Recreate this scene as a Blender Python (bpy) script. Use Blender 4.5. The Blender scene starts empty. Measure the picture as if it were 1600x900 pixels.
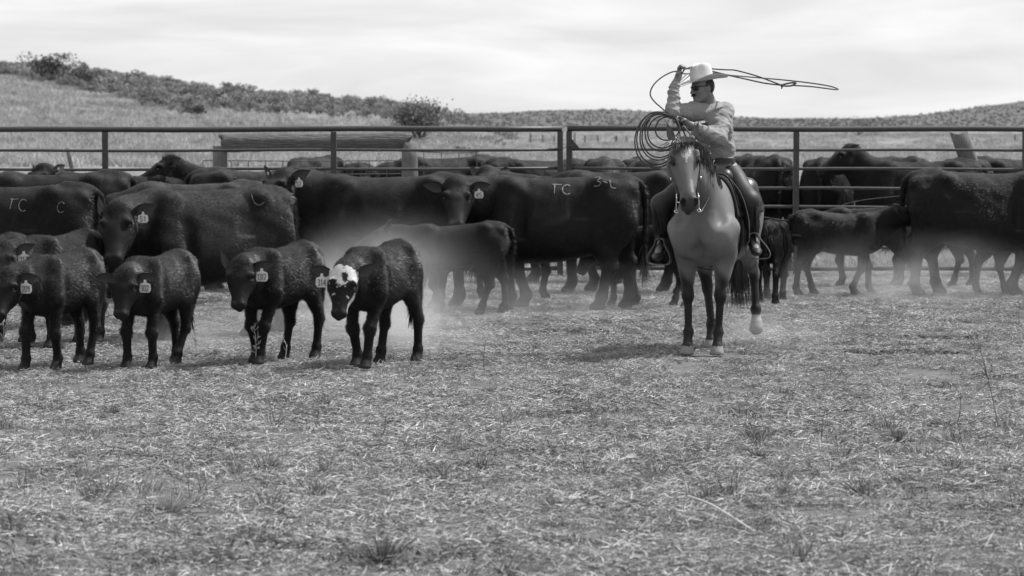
SKYC0, SKYC1 = 5.7, 1.7
import bpy, math, random
import numpy as np
from mathutils import Vector, Matrix
from mathutils.bvhtree import BVHTree
random.seed(7)
RNG = np.random.default_rng(11)
R = math.radians
sc = bpy.context.scene
COLL = sc.collection

# ------------------------------------------------------------------ camera
F = 4800.0                      # focal length in pixels of a 1600 px wide frame
TH = math.atan(265/F)
cam = bpy.data.objects.new('camera', bpy.data.cameras.new('camera'))
COLL.objects.link(cam)
cam.location = (0, 0, 2.0)
cam.rotation_euler = (math.pi/2-TH, 0, 0)
cam.data.sensor_width = 36; cam.data.lens = 36*F/1600
cam.data.clip_start = 0.5; cam.data.clip_end = 6000
cam.data.dof.use_dof = True; cam.data.dof.focus_distance = 25.6; cam.data.dof.aperture_fstop = 5.0
sc.camera = cam
# ------------------------------------------------------------------ light
SUN_EL, SUN_AZ = 55.0, 22.0      # azimuth counted from +X (right) towards +Y (away from the camera)
sd = Vector((math.cos(R(SUN_EL))*math.cos(R(SUN_AZ)), math.cos(R(SUN_EL))*math.sin(R(SUN_AZ)), math.sin(R(SUN_EL))))
sun = bpy.data.objects.new('sun', bpy.data.lights.new('sun', 'SUN')); COLL.objects.link(sun)
sun.data.energy = 5.0; sun.data.angle = R(1.2); sun.data.color = (1, 1, 1)
sun.rotation_euler = sd.to_track_quat('Z', 'Y').to_euler()
w = bpy.data.worlds.new('World'); sc.world = w; w.use_nodes = True
nt = w.node_tree; nd = nt.nodes; lk = nt.links
nd.clear()
out = nd.new('ShaderNodeOutputWorld'); bg = nd.new('ShaderNodeBackground')
sky = nd.new('ShaderNodeTexSky'); sky.sky_type = 'NISHITA'; sky.sun_disc = False
sky.sun_elevation = R(SUN_EL); sky.sun_rotation = R(90-SUN_AZ); sky.dust_density = 2.0
bw = nd.new('ShaderNodeRGBToBW'); lk.new(sky.outputs[0], bw.inputs[0])
tc = nd.new('ShaderNodeTexCoord')
sp = nd.new('ShaderNodeSeparateXYZ'); lk.new(tc.outputs['Generated'], sp.inputs[0])
def mth(op, a, b=None, c=None, tree=None):
    n = (tree or nt).nodes.new('ShaderNodeMath'); n.operation = op
    for i, v in enumerate((a, b, c)):
        if v is None: continue
        if isinstance(v, (int, float)): n.inputs[i].default_value = v
        else: (tree or nt).links.new(v, n.inputs[i])
    return n.outputs[0]
mp = nd.new('ShaderNodeMapping'); mp.inputs['Scale'].default_value = (9, 3, 62); mp.inputs['Location'].default_value = (2.4, 0, 5.2)
mp.inputs['Rotation'].default_value = (0, R(-9), 0)
lk.new(tc.outputs['Generated'], mp.inputs[0])
nz = nd.new('ShaderNodeTexNoise'); nz.inputs['Scale'].default_value = 1.0; nz.inputs['Detail'].default_value = 5; nz.inputs['Roughness'].default_value = .5; nz.inputs['Distortion'].default_value = .5
lk.new(mp.outputs[0], nz.inputs[0])
cr = nd.new('ShaderNodeValToRGB'); cr.color_ramp.elements[0].position = .38; cr.color_ramp.elements[1].position = .66
lk.new(nz.outputs[0], cr.inputs[0])
cloud = mth('MULTIPLY_ADD', cr.outputs[0], SKYC1, SKYC0)
mix = nd.new('ShaderNodeMix'); mix.data_type = 'FLOAT'; mix.inputs[0].default_value = .82
lk.new(bw.outputs[0], mix.inputs[2]); lk.new(cloud, mix.inputs[3])
lk.new(mix.outputs[0], bg.inputs[0]); bg.inputs[1].default_value = .12
lk.new(bg.outputs[0], out.inputs[0])
sc.view_settings.view_transform = 'Standard'; sc.view_settings.look = 'None'; sc.view_settings.gamma = 1; sc.view_settings.exposure = 0.34
sc.cycles.volume_bounces = 0; sc.cycles.volume_step_rate = 1.5; sc.cycles.volume_max_steps = 128
sc.cycles.max_bounces = 5; sc.cycles.diffuse_bounces = 3; sc.cycles.use_denoising = True; sc.cycles.transparent_max_bounces = 8

def W(px, py, Y):
    """world point seen at photograph pixel (px,py) at distance Y in front of the camera"""
    a = -(py-450)/F
    fy = math.cos(TH)+a*math.sin(TH); fz = -math.sin(TH)+a*math.cos(TH)
    t = Y/fy
    return np.array([(px-800)/F*t, Y, 2+fz*t])
def G(px, py):
    a = -(py-450)/F
    fy = math.cos(TH)+a*math.sin(TH); fz = -math.sin(TH)+a*math.cos(TH)
    t = -2/fz
    return np.array([(px-800)/F*t, fy*t, 0.0])

# ------------------------------------------------------------------ materials
def material(name, base=.5, rough=.6, spec=.3, metal=0.0, nscale=20, nvar=.3, bump=0.0, bscale=80, sheen=0.0, usecol=False, coord='Object', var2=0.0, stretch=None):
    m = bpy.data.materials.new(name); m.use_nodes = True
    t = m.node_tree; p = t.nodes['Principled BSDF']
    p.inputs['Roughness'].default_value = rough; p.inputs['Specular IOR Level'].default_value = spec
    p.inputs['Metallic'].default_value = metal
    if sheen: p.inputs['Sheen Weight'].default_value = sheen; p.inputs['Sheen Roughness'].default_value = .45
    c = t.nodes.new('ShaderNodeTexCoord')
    src = c.outputs[coord]
    if stretch:
        mpn = t.nodes.new('ShaderNodeMapping'); mpn.inputs['Scale'].default_value = stretch; t.links.new(src, mpn.inputs[0]); src = mpn.outputs[0]
    n = t.nodes.new('ShaderNodeTexNoise'); n.inputs['Scale'].default_value = nscale; n.inputs['Detail'].default_value = 5; n.inputs['Roughness'].default_value = .65
    t.links.new(src, n.inputs[0])
    f = mth('MULTIPLY_ADD', n.outputs[0], 2*nvar, 1-nvar, tree=t)
    if var2:
        oi = t.nodes.new('ShaderNodeObjectInfo')
        f = mth('MULTIPLY', f, mth('MULTIPLY_ADD', oi.outputs['Random'], 2*var2, 1-var2, tree=t), tree=t)
    if usecol:
        at = t.nodes.new('ShaderNodeAttribute'); at.attribute_name = 'Col'
        f = mth('MULTIPLY', f, at.outputs['Fac'], tree=t)
    else:
        f = mth('MULTIPLY', f, base, tree=t)
    t.links.new(f, p.inputs['Base Color'])
    if bump:
        b = t.nodes.new('ShaderNodeBump'); b.inputs['Strength'].default_value = 1; b.inputs['Distance'].default_value = bump
        n2 = t.nodes.new('ShaderNodeTexNoise'); n2.inputs['Scale'].default_value = bscale; n2.inputs['Detail'].default_value = 4
        t.links.new(src, n2.inputs[0]); t.links.new(n2.outputs[0], b.inputs['Height']); t.links.new(b.outputs[0], p.inputs['Normal'])
    return m

# ------------------------------------------------------------------ mesh helpers
def mesh_np(name, verts, quads=None, tris=None, mat=None, parent=None, col=None, smooth=True, tri_smooth=False, link=True, mats=None, midx=None):
    me = bpy.data.meshes.new(name)
    verts = np.asarray(verts, np.float32)
    q = np.zeros((0, 4), np.int32) if quads is None else np.asarray(quads, np.int32).reshape(-1, 4)
    t = np.zeros((0, 3), np.int32) if tris is None else np.asarray(tris, np.int32).reshape(-1, 3)
    me.vertices.add(len(verts)); me.vertices.foreach_set('co', verts.ravel())
    me.loops.add(q.size+t.size); me.loops.foreach_set('vertex_index', np.concatenate([q.ravel(), t.ravel()]))
    me.polygons.add(len(q)+len(t))
    st = np.concatenate([np.arange(len(q))*4, q.size+np.arange(len(t))*3]).astype(np.int32)
    me.polygons.foreach_set('loop_start', st)
    sm = np.concatenate([np.full(len(q), smooth), np.full(len(t), tri_smooth)])
    me.polygons.foreach_set('use_smooth', sm)
    if midx is not None: me.polygons.foreach_set('material_index', np.asarray(midx, np.int32))
    me.update(calc_edges=True); me.validate()
    if col is not None:
        a = me.color_attributes.new('Col', 'FLOAT_COLOR', 'POINT')
        c4 = np.ones((len(verts), 4), np.float32); c4[:, :3] = np.asarray(col, np.float32)[:, None]
        a.data.foreach_set('color', c4.ravel())
    for mm in (mats or ([mat] if mat else [])): me.materials.append(mm)
    o = bpy.data.objects.new(name, me)
    if link: COLL.objects.link(o)
    if parent is not None: o.parent = parent
    return o

def tag(o, label=None, cat=None, group=None, kind=None):
    if label: o['label'] = label
    if cat: o['category'] = cat
    if group: o['group'] = group
    if kind: o['kind'] = kind
    return o
def empty(name, loc=(0, 0, 0), rz=0.0):
    o = bpy.data.objects.new(name, None); COLL.objects.link(o); o.location = loc; o.rotation_euler = (0, 0, rz)
    o.empty_display_size = .2
    return o

def nrm(v):
    v = np.asarray(v, float); return v/(np.linalg.norm(v)+1e-12)
class MB:
    """collects simple shapes in one mesh"""
    def __init__(s): s.v = []; s.q = []; s.t = []; s.c = []
    def add(s, V, Q=(), T=(), c=1.0):
        b = len(s.v); s.v.extend([tuple(map(float, p)) for p in V]); s.c.extend([c]*len(V))
        s.q.extend([tuple(b+i for i in f) for f in Q]); s.t.extend([tuple(b+i for i in f) for f in T])
    def tube(s, pts, rad, n=8, cap=True, c=1.0, closed=False, ov=None):
        pts = [np.asarray(p, float) for p in pts]
        m = len(pts); rad = [rad]*m if isinstance(rad, (int, float)) else list(rad)
        V = []; Q = []; T = []
        up = None
        for i in range(m):
            a = pts[(i-1) % m] if (i > 0 or closed) else pts[0]; b = pts[(i+1) % m] if (i < m-1 or closed) else pts[-1]
            d = nrm(b-a)
            if up is None:
                up = np.array([0, 0, 1.]) if abs(d[2]) < .9 else np.array([1., 0, 0])
            u = nrm(np.cross(d, up)); vv = np.cross(u, d); up = vv
            for k in range(n):
                an = 2*math.pi*k/n
                V.append(pts[i]+rad[i]*(math.cos(an)*u+math.sin(an)*vv*(ov or 1)))
        for i in range(m if closed else m-1):
            j = (i+1) % m
            for k in range(n):
                Q.append((i*n+k, i*n+(k+1) % n, j*n+(k+1) % n, j*n+k))
        if cap and not closed:
            V.append(pts[0]); V.append(pts[-1]); a = m*n; b = m*n+1
            for k in range(n):
                T.append((a, (k+1) % n, k)); T.append((b, (m-1)*n+k, (m-1)*n+(k+1) % n))
        s.add(V, Q, T, c)
    def box(s, c, h, X=(1, 0, 0), Z=(0, 0, 1), col=1.0, bev=0.0):
        X = nrm(X); Z = nrm(Z); Y = np.cross(Z, X); c = np.asarray(c, float)
        V = [c+h[0]*sx*X+h[1]*sy*Y+h[2]*sz*Z for sz in (-1, 1) for sy in (-1, 1) for sx in (-1, 1)]
        s.add(V, [(0, 2, 3, 1), (4, 5, 7, 6), (0, 1, 5, 4), (2, 6, 7, 3), (0, 4, 6, 2), (1, 3, 7, 5)], c=col)
    def blade(s, p, d, wdir, L, wd, bend=(0, 0, 0), seg=3, c=1.0):
        p = np.asarray(p, float); d = nrm(d); wdir = nrm(wdir); V = []
        for i in range(seg+1):
            t = i/seg; q = p+d*L*t+np.asarray(bend)*t*t; ww = wd*(1-t**1.5)*.5+.0003
            V += [q-wdir*ww, q+wdir*ww]
        s.add(V, [(2*i, 2*i+1, 2*i+3, 2*i+2) for i in range(seg)], c=c)
    def build(s, name, mat, parent=None, smooth=True, usec=False, link=True):
        return mesh_np(name, np.array(s.v), np.array(s.q, np.int32) if s.q else None, np.array(s.t, np.int32) if s.t else None, mat, parent,
                       col=np.array(s.c) if usec else None, smooth=smooth, tri_smooth=False, link=link)

def smooth_path(pts, n=8, closed=False):
    P = [np.asarray(p, float) for p in pts]; m = len(P); res = []
    for i in range(m if closed else m-1):
        p0 = P[(i-1) % m] if (closed or i > 0) else P[0]; p1 = P[i]; p2 = P[(i+1) % m]; p3 = P[(i+2) % m] if (closed or i < m-2) else P[-1]
        for k in range(n):
            t = k/n
            res.append(.5*((2*p1)+(-p0+p2)*t+(2*p0-5*p1+4*p2-p3)*t*t+(-p0+3*p1-3*p2+p3)*t**3))
    if not closed: res.append(P[-1])
    return res

# ------------------------------------------------------------------ implicit surfaces -> meshes
def mcub(xs, ys, x):
    """monotone cubic interpolation"""
    xs = np.asarray(xs, float); ys = np.asarray(ys, float)
    d = np.diff(ys)/np.diff(xs); m = np.zeros_like(ys)
    m[0] = d[0]; m[-1] = d[-1]
    for i in range(1, len(xs)-1):
        m[i] = 0 if d[i-1]*d[i] <= 0 else 2*d[i-1]*d[i]/(d[i-1]+d[i])
    x = np.clip(x, xs[0], xs[-1]); k = np.clip(np.searchsorted(xs, x)-1, 0, len(xs)-2)
    h = xs[k+1]-xs[k]; t = (x-xs[k])/h
    return (2*t**3-3*t*t+1)*ys[k]+(t**3-2*t*t+t)*h*m[k]+(-2*t**3+3*t*t)*ys[k+1]+(t**3-t*t)*h*m[k+1]
class SDF:
    def __init__(s, lo, hi, h):
        s.lo = np.array(lo, float); s.h = h
        s.n = np.ceil((np.array(hi)-s.lo)/h).astype(int)+1
        s.f = np.full(s.n, 1.0, np.float32)
        s.ax = [s.lo[i]+h*np.arange(s.n[i]) for i in range(3)]
    def sub(s, lo, hi):
        i0 = np.clip(np.floor((np.asarray(lo)-s.lo)/s.h).astype(int), 0, s.n); i1 = np.clip(np.ceil((np.asarray(hi)-s.lo)/s.h).astype(int)+1, 0, s.n)
        sl = tuple(slice(a, b) for a, b in zip(i0, i1))
        X = s.ax[0][sl[0]][:, None, None]; Y = s.ax[1][sl[1]][None, :, None]; Z = s.ax[2][sl[2]][None, None, :]
        return sl, X, Y, Z
    def put(s, sl, d, k, mode):
        a = s.f[sl]
        if a.size == 0: return
        if mode == 'add':
            h = np.maximum(k-np.abs(a-d), 0)/k; r = np.minimum(a, d)-h*h*k*.25
        else:
            d = -d; h = np.maximum(k-np.abs(a-d), 0)/k; r = np.maximum(a, d)+h*h*k*.25
        s.f[sl] = r
    def cap(s, a, b, ra, rb, k=.03, u=None, fu=1.0, mode='add'):
        """tapered capsule a-b; cross-section scaled by fu along direction u"""
        a = np.asarray(a, float); b = np.asarray(b, float); m = max(ra, rb)*max(1, fu)+.06
        sl, X, Y, Z = s.sub(np.minimum(a, b)-m, np.maximum(a, b)+m)
        ab = b-a; L2 = float(ab@ab)+1e-9
        x = X-a[0]; y = Y-a[1]; z = Z-a[2]
        t = np.clip((x*ab[0]+y*ab[1]+z*ab[2])/L2, 0, 1)
        x = x-t*ab[0]; y = y-t*ab[1]; z = z-t*ab[2]
        d2 = x*x+y*y+z*z
        if u is not None:
            u = nrm(u); du = x*u[0]+y*u[1]+z*u[2]; d2 = d2-du*du+(du/fu)**2
        s.put(sl, np.sqrt(np.maximum(d2, 0))-(ra+(rb-ra)*t), k, mode)
    def chain(s, P, rr, k=.03, u=None, fu=1.0):
        for i in range(len(P)-1): s.cap(P[i], P[i+1], rr[i], rr[i+1], k, u, fu)
    def ball(s, c, r, k=.02, mode='add', sc3=None, X=None, Z=None):
        c = np.asarray(c, float); r3 = np.array(sc3 if sc3 is not None else (r, r, r), float); m = r3.max()+.05
        sl, gx, gy, gz = s.sub(c-m, c+m); x = gx-c[0]; y = gy-c[1]; z = gz-c[2]
        if X is not None:
            X = nrm(X); Z = np.asarray(Z, float); Z = nrm(Z-X*(Z@X)); Yv = np.cross(Z, X)
            x, y, z = (x*X[0]+y*X[1]+z*X[2]), (x*Yv[0]+y*Yv[1]+z*Yv[2]), (x*Z[0]+y*Z[1]+z*Z[2])
        s.put(sl, (np.sqrt((x/r3[0])**2+(y/r3[1])**2+(z/r3[2])**2)-1)*r3.min(), k, mode)
    def loft(s, O, X, Z, st, p=2.3, egg=0.0, k=.05):
        """st rows: s, halfwidth, ztop, zbot along axis X from O"""
        O = np.asarray(O, float); X = nrm(X); Z = np.asarray(Z, float); Z = nrm(Z-X*(Z@X)); Yv = np.cross(Z, X)
        st = np.array(st, float); L0, L1 = st[0, 0], st[-1, 0]
        cor = [O+X*a+Yv*b+Z*c for a in (L0, L1) for b in (-st[:, 1].max(), st[:, 1].max()) for c in (st[:, 3].min(), st[:, 2].max())]
        sl, gx, gy, gz = s.sub(np.min(cor, 0)-.08, np.max(cor, 0)+.08)
        gx = gx-O[0]; gy = gy-O[1]; gz = gz-O[2]
        a = gx*X[0]+gy*X[1]+gz*X[2]; b = gx*Yv[0]+gy*Yv[1]+gz*Yv[2]; c = gx*Z[0]+gy*Z[1]+gz*Z[2]
        tab = np.linspace(L0, L1, 200); ac = np.clip(a, L0, L1)
        w_ = np.interp(ac, tab, mcub(st[:, 0], st[:, 1], tab)); zt = np.interp(ac, tab, mcub(st[:, 0], st[:, 2], tab)); zb = np.interp(ac, tab, mcub(st[:, 0], st[:, 3], tab))
        hh = (zt-zb)/2; v = (c-(zt+zb)/2)/hh
        uu = np.abs(b)/(w_*(1-egg*np.clip(v, -1, 1)))
        r = (uu**p+np.abs(v)**p)**(1/p); d = (r-1)*np.minimum(w_, hh)
        ov = np.maximum(np.maximum(L0-a, a-L1), 0)
        d = np.where(ov > 0, np.sqrt(np.maximum(d, 0)**2+ov**2), d)
        s.put(sl, d, k, 'add')
    def mesh(s):
        f = s.f; n = np.array(f.shape); g = f < 0
        c = np.zeros(n-1, np.int8)
        for i in (0, 1):
            for j in (0, 1):
                for k in (0, 1): c += g[i:n[0]-1+i, j:n[1]-1+j, k:n[2]-1+k]
        act = (c > 0) & (c < 8)
        I = np.argwhere(act); idx = np.full(n-1, -1, np.int32); idx[act] = np.arange(len(I))
        offs = [(i, j, k) for i in (0, 1) for j in (0, 1) for k in (0, 1)]
        cv = {o: f[I[:, 0]+o[0], I[:, 1]+o[1], I[:, 2]+o[2]] for o in offs}
        acc = np.zeros((len(I), 3)); cnt = np.zeros(len(I))
        for o in offs:
            for ax in range(3):
                if o[ax] == 1: continue
                o2 = list(o); o2[ax] = 1; o2 = tuple(o2)
                a = cv[o]; b = cv[o2]; m = (a < 0) != (b < 0)
                t = np.where(m, a/(np.where(m, a-b, 1)), 0)
                P = np.array(o, float)[None]+np.eye(3)[ax][None]*t[:, None]
                acc += P*m[:, None]; cnt += m
        V = (I+acc/cnt[:, None])*s.h+s.lo
        Q = []
        for ax in range(3):
            b, c2 = [(1, 2), (2, 0), (0, 1)][ax]
            sl0 = [slice(None)]*3; sl1 = [slice(None)]*3; sl0[ax] = slice(0, -1); sl1[ax] = slice(1, None)
            m = g[tuple(sl0)] != g[tuple(sl1)]
            E = np.argwhere(m); E = E[(E[:, b] > 0) & (E[:, c2] > 0) & (E[:, b] < n[b]-1) & (E[:, c2] < n[c2]-1)]
            inside = g[E[:, 0], E[:, 1], E[:, 2]]
            def cell(db, dc):
                e = E.copy(); e[:, b] -= db; e[:, c2] -= dc; return idx[e[:, 0], e[:, 1], e[:, 2]]
            q = np.stack([cell(1, 1), cell(0, 1), cell(0, 0), cell(1, 0)], 1)
            q = np.where(inside[:, None], q, q[:, ::-1]); Q.append(q)
        Q = np.concatenate(Q); Q = Q[(Q >= 0).all(1)]
        return V, Q

def vnormals(V, Q):
    fn = np.cross(V[Q[:, 2]]-V[Q[:, 0]], V[Q[:, 3]]-V[Q[:, 1]])
    N = np.zeros_like(V)
    for i in range(4): np.add.at(N, Q[:, i], fn)
    return N/(np.linalg.norm(N, axis=1)[:, None]+1e-12), fn
def make_fur(V, Q, count, L, wd, flow, lift=.35, lenfn=None, rng=RNG):
    """short hairs as slim triangles; flow(P)->tangential direction"""
    N, fn = vnormals(V, Q); A = np.linalg.norm(fn, axis=1); A = A/A.sum()
    fi = rng.choice(len(Q), count, p=A); uv = rng.random((count, 2))[:, :, None]
    q = Q[fi]; P = (V[q[:, 0]]*(1-uv[:, 0])+V[q[:, 1]]*uv[:, 0])*(1-uv[:, 1])+(V[q[:, 3]]*(1-uv[:, 0])+V[q[:, 2]]*uv[:, 0])*uv[:, 1]
    nn = N[q[:, 0]]
    fl = flow(P)+rng.normal(0, .35, P.shape); fl = fl-nn*(fl*nn).sum(1)[:, None]; fl /= np.linalg.norm(fl, axis=1)[:, None]+1e-9
    d = fl+nn*(lift*(.5+rng.random((count, 1)))); d /= np.linalg.norm(d, axis=1)[:, None]
    wv = np.cross(d, nn); wv /= np.linalg.norm(wv, axis=1)[:, None]+1e-9
    LL = L*(.6+.8*rng.random((count, 1)))
    if lenfn is not None: LL = LL*lenfn(P)[:, None]
    keep = LL[:, 0] > .003; P = P[keep]; d = d[keep]; wv = wv[keep]; LL = LL[keep]; nn = nn[keep]; root = q[keep, 0]
    B = P-nn*.004
    T = np.stack([B-wv*wd/2, B+wv*wd/2, P+d*LL], 1).reshape(-1, 3)
    return T, np.arange(len(T)).reshape(-1, 3), np.repeat(root, 3)
# ================================================================== TERRAIN
UL = np.array([-3000, -1200, -600, -200, 0, 80, 150, 230, 300, 400, 520, 600, 650, 700, 740, 790, 5000])
YL = np.array([60, 72, 92, 102, 107, 110, 120, 131, 140, 150, 160, 166, 171, 181, 192, 222, 222])
AL = np.where(YL < 222, 2+(185-YL)/F*260, 0); AL[-2:] = 0
UF = np.array([-3000, 600, 700, 740, 800, 850, 900, 960, 1050, 1140, 1200, 1340, 1400, 1450, 1500, 1600, 1750, 2200, 5000])
YF = np.array([180, 181, 180, 179, 176, 173, 172, 171, 177, 183, 186, 186, 183, 178, 171, 159, 150, 145, 150])
AF = 2+(185-YF)/F*900
def sstep(x): x = np.clip(x, 0, 1); return x*x*(3-2*x)
def terrain_h(X, Y):
    X = np.asarray(X, float); Y = np.asarray(Y, float); Yc = np.maximum(Y, 40)
    u = 800+F*X/Yc
    al = mcub(UL, AL, u.ravel()).reshape(u.shape); af = np.interp(u, UF, AF)
    z = al*sstep((Y-95)/165)*(1-sstep((Y-275)/150)*.8)+np.where(Y > 480, np.maximum(af, 0)*sstep((Y-480)/420), 0)
    z = z+sstep((Y-60)/60)*(.12*np.sin(X*.09+1)*np.sin(Y*.045)+.25*np.sin(X*.021)*np.sin(Y*.017+1)*sstep((Y-120)/200))
    near = 1-sstep((Y-45)/15)
    return z-near*.0
def hit(px, py):
    """first terrain point under photograph pixel"""
    Y = np.concatenate([np.arange(12, 60, .5), np.arange(60, 1000, 1.5)])
    P = [W(px, py, 1.0)]; c = np.array([0, 0, 2.0]); d = (P[0]-c)
    Z = 2+d[2]*Y; X = d[0]*Y; H = terrain_h(X, Y); k = np.argmax(H >= Z)
    if not (H >= Z).any(): return None
    return np.array([X[k], Y[k], H[k]])
ys = np.concatenate([np.arange(-30, 8, 4), np.arange(8, 60, .6), np.geomspace(60, 3200, 240)])
us = np.concatenate([np.linspace(-7000, -500, 60)[:-1], np.linspace(-500, 2100, 420), np.linspace(2100, 8600, 60)[1:]])
YY, UU = np.meshgrid(ys, us, indexing='ij'); XX = (UU-800)/F*(np.maximum(YY, 8)+12*(YY < 60)*(1-sstep(YY/60)))
ZZ = terrain_h(XX, YY)
nY, nU = YY.shape
# albedo of the ground: trampled pen, pale pasture, sagebrush slopes
uu = 800+F*XX/np.maximum(YY, 1)
bord_u = np.array([-500, 0, 75, 160, 230, 300, 320, 700, 5000]); 
def sage_border(u): return np.interp(u, [-2000, -500, 0, 75, 120, 180, 230, 300, 312, 400, 560, 700, 760], [95, 108, 119, 129, 143, 150, 166, 181, 172, 181, 187, 196, 200])
yimg = 450+F*np.tan(TH*0)*0+F*((2-ZZ)/np.maximum(YY, 1))-265
pen = 1-sstep((YY-36)/8)
nzv = lambda a, b, s: np.sin(XX*a+s)*np.sin(YY*b+s*2)
colr = .17+.02*nzv(.4, .21, 1)+.03*nzv(.07, .05, 2)
sage = ((uu < 770) & (yimg < sage_border(uu)+3) & (YY > 130)) | (YY > 430)
colr = np.where(sage, np.where(YY > 430, .105, .17), colr)
colr = np.where((YY > 300) & (YY < 430) & (uu > 740), .15+.05*nzv(.03, .06, 3), colr)
colr = colr*(1-pen)+.115*pen
colr = np.where((YY > 39) & (YY < 75) & (uu > 500), colr*1.08, colr)
idx = np.arange(nY*nU).reshape(nY, nU)
Q = np.stack([idx[:-1, :-1], idx[:-1, 1:], idx[1:, 1:], idx[1:, :-1]], -1).reshape(-1, 4)
M_GROUND = bpy.data.materials.new('ground_earth'); M_GROUND.use_nodes = True
t = M_GROUND.node_tree; p = t.nodes['Principled BSDF']; p.inputs['Roughness'].default_value = .95; p.inputs['Specular IOR Level'].default_value = .1
geo = t.nodes.new('ShaderNodeNewGeometry'); at = t.nodes.new('ShaderNodeAttribute'); at.attribute_name = 'Col'
def noise_fac(scale, detail, lo, hi, stretch=(1, 1, 1), tree=None, rough=.6):
    tt = tree or t
    mpn = tt.nodes.new('ShaderNodeMapping'); mpn.inputs['Scale'].default_value = stretch; tt.links.new(geo.outputs['Position'], mpn.inputs[0])
    n = tt.nodes.new('ShaderNodeTexNoise'); n.inputs['Scale'].default_value = scale; n.inputs['Detail'].default_value = detail; n.inputs['Roughness'].default_value = rough
    tt.links.new(mpn.outputs[0], n.inputs[0])
    mr = tt.nodes.new('ShaderNodeMapRange'); mr.inputs[1].default_value = .3; mr.inputs[2].default_value = .7; mr.inputs[3].default_value = lo; mr.inputs[4].default_value = hi
    tt.links.new(n.outputs[0], mr.inputs[0]); return mr.outputs[0], n.outputs[0]
f1, _ = noise_fac(.55, 6, .72, 1.28); f2, h2 = noise_fac(14, 6, .55, 1.45, rough=.7); f3, _ = noise_fac(.05, 4, .86, 1.14)
f = mth('MULTIPLY', mth('MULTIPLY', f1, f2, tree=t), mth('MULTIPLY', f3, at.outputs['Fac'], tree=t), tree=t)
t.links.new(f, p.inputs['Base Color'])
b = t.nodes.new('ShaderNodeBump'); b.inputs['Distance'].default_value = .03; b.inputs['Strength'].default_value = .8
t.links.new(h2, b.inputs['Height']); t.links.new(b.outputs[0], p.inputs['Normal'])
g = mesh_np('ground', np.stack([XX, YY, ZZ], -1).reshape(-1, 3), Q[:, ::1], None, M_GROUND, col=colr.ravel())
tag(g, kind='structure')

# ------------------------------------------------------------------ scattered stuff by geometry nodes
def scatter(name, pts, rot, scl, idxs, protos, mat=None):
    """one object: points carrying instances of the prototype meshes"""
    me = bpy.data.meshes.new(name); me.vertices.add(len(pts)); me.vertices.foreach_set('co', np.asarray(pts, np.float32).ravel())
    a = me.attributes.new('rot', 'FLOAT_VECTOR', 'POINT'); a.data.foreach_set('vector', np.asarray(rot, np.float32).ravel())
    a = me.attributes.new('scl', 'FLOAT', 'POINT'); a.data.foreach_set('value', np.asarray(scl, np.float32))
    a = me.attributes.new('pick', 'INT', 'POINT'); a.data.foreach_set('value', np.asarray(idxs, np.int32))
    o = bpy.data.objects.new(name, me); COLL.objects.link(o)
    pc = bpy.data.collections.new(name+'_kinds')
    for q in protos: pc.objects.link(q)
    ng = bpy.data.node_groups.new(name, 'GeometryNodeTree')
    ng.interface.new_socket('Geometry', in_out='INPUT', socket_type='NodeSocketGeometry'); ng.interface.new_socket('Geometry', in_out='OUTPUT', socket_type='NodeSocketGeometry')
    N = ng.nodes; L = ng.links
    gi = N.new('NodeGroupInput'); go = N.new('NodeGroupOutput'); ci = N.new('GeometryNodeCollectionInfo'); ci.inputs[0].default_value = pc
    ci.inputs['Separate Children'].default_value = True; ci.inputs['Reset Children'].default_value = True
    ip = N.new('GeometryNodeInstanceOnPoints'); ip.inputs['Pick Instance'].default_value = True
    def attr(n, ty):
        x = N.new('GeometryNodeInputNamedAttribute'); x.data_type = ty; x.inputs[0].default_value = n; return x.outputs[0]
    mv = N.new('GeometryNodeMeshToPoints')
    L.new(gi.outputs[0], mv.inputs[0]); L.new(mv.outputs[0], ip.inputs['Points']); L.new(ci.outputs[0], ip.inputs['Instance'])
    L.new(attr('pick', 'INT'), ip.inputs['Instance Index']); L.new(attr('rot', 'FLOAT_VECTOR'), ip.inputs['Rotation']); L.new(attr('scl', 'FLOAT'), ip.inputs['Scale'])
    L.new(ip.outputs[0], go.inputs[0])
    m = o.modifiers.new('scatter', 'NODES'); m.node_group = ng
    return o

M_BUSH = material('sagebrush_leaves', rough=.8, spec=.1, nscale=3, nvar=.25, usecol=True)
M_TWIG = material('twig_bark', base=.12, rough=.9)
def bush_mesh(seed, r=.5, h=.9, n=420, leaf=.07, base=.11, link=False):
    rg = np.random.default_rng(seed); mb = MB()
    lob = [(rg.normal(0, r*.45, 2), h*(.45+.5*rg.random()), r*(.35+.3*rg.random())) for _ in range(7)]
    for i in range(9):
        a = rg.random()*6.28; l = lob[i % 7]; mb.tube([(0, 0, 0), (l[0][0]*.5, l[0][1]*.5, l[1]*.4), (l[0][0], l[0][1], l[1]*.9)], [.03*h, .015*h, .005*h], 5, c=.08)
    for i in range(n):
        l = lob[rg.integers(7)]; d = nrm(rg.normal(0, 1, 3)); rr = l[2]*(.45+.6*rg.random()**.5)
        p_ = np.array([l[0][0], l[0][1], l[1]*.8])+d*rr*np.array([1, 1, .75]); p_[2] = max(p_[2], .04)
        a = nrm(rg.normal(0, 1, 3)+np.array([0, 0, .8])); b_ = nrm(np.cross(a, rg.normal(0, 1, 3))); s_ = leaf*(.5+rg.random())
        mb.add([p_-b_*s_*.45, p_+a*s_*.5+b_*.0, p_+b_*s_*.45, p_-a*s_*.6], [(0, 1, 2, 3)], c=base*(.65+.75*rg.random()))
    return mb.build('bush', M_BUSH, usec=True, link=link, smooth=False)
protos = [bush_mesh(i, base=.15+.06*(i % 3)) for i in range(6)]
pts = []; rg = np.random.default_rng(3)
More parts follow.
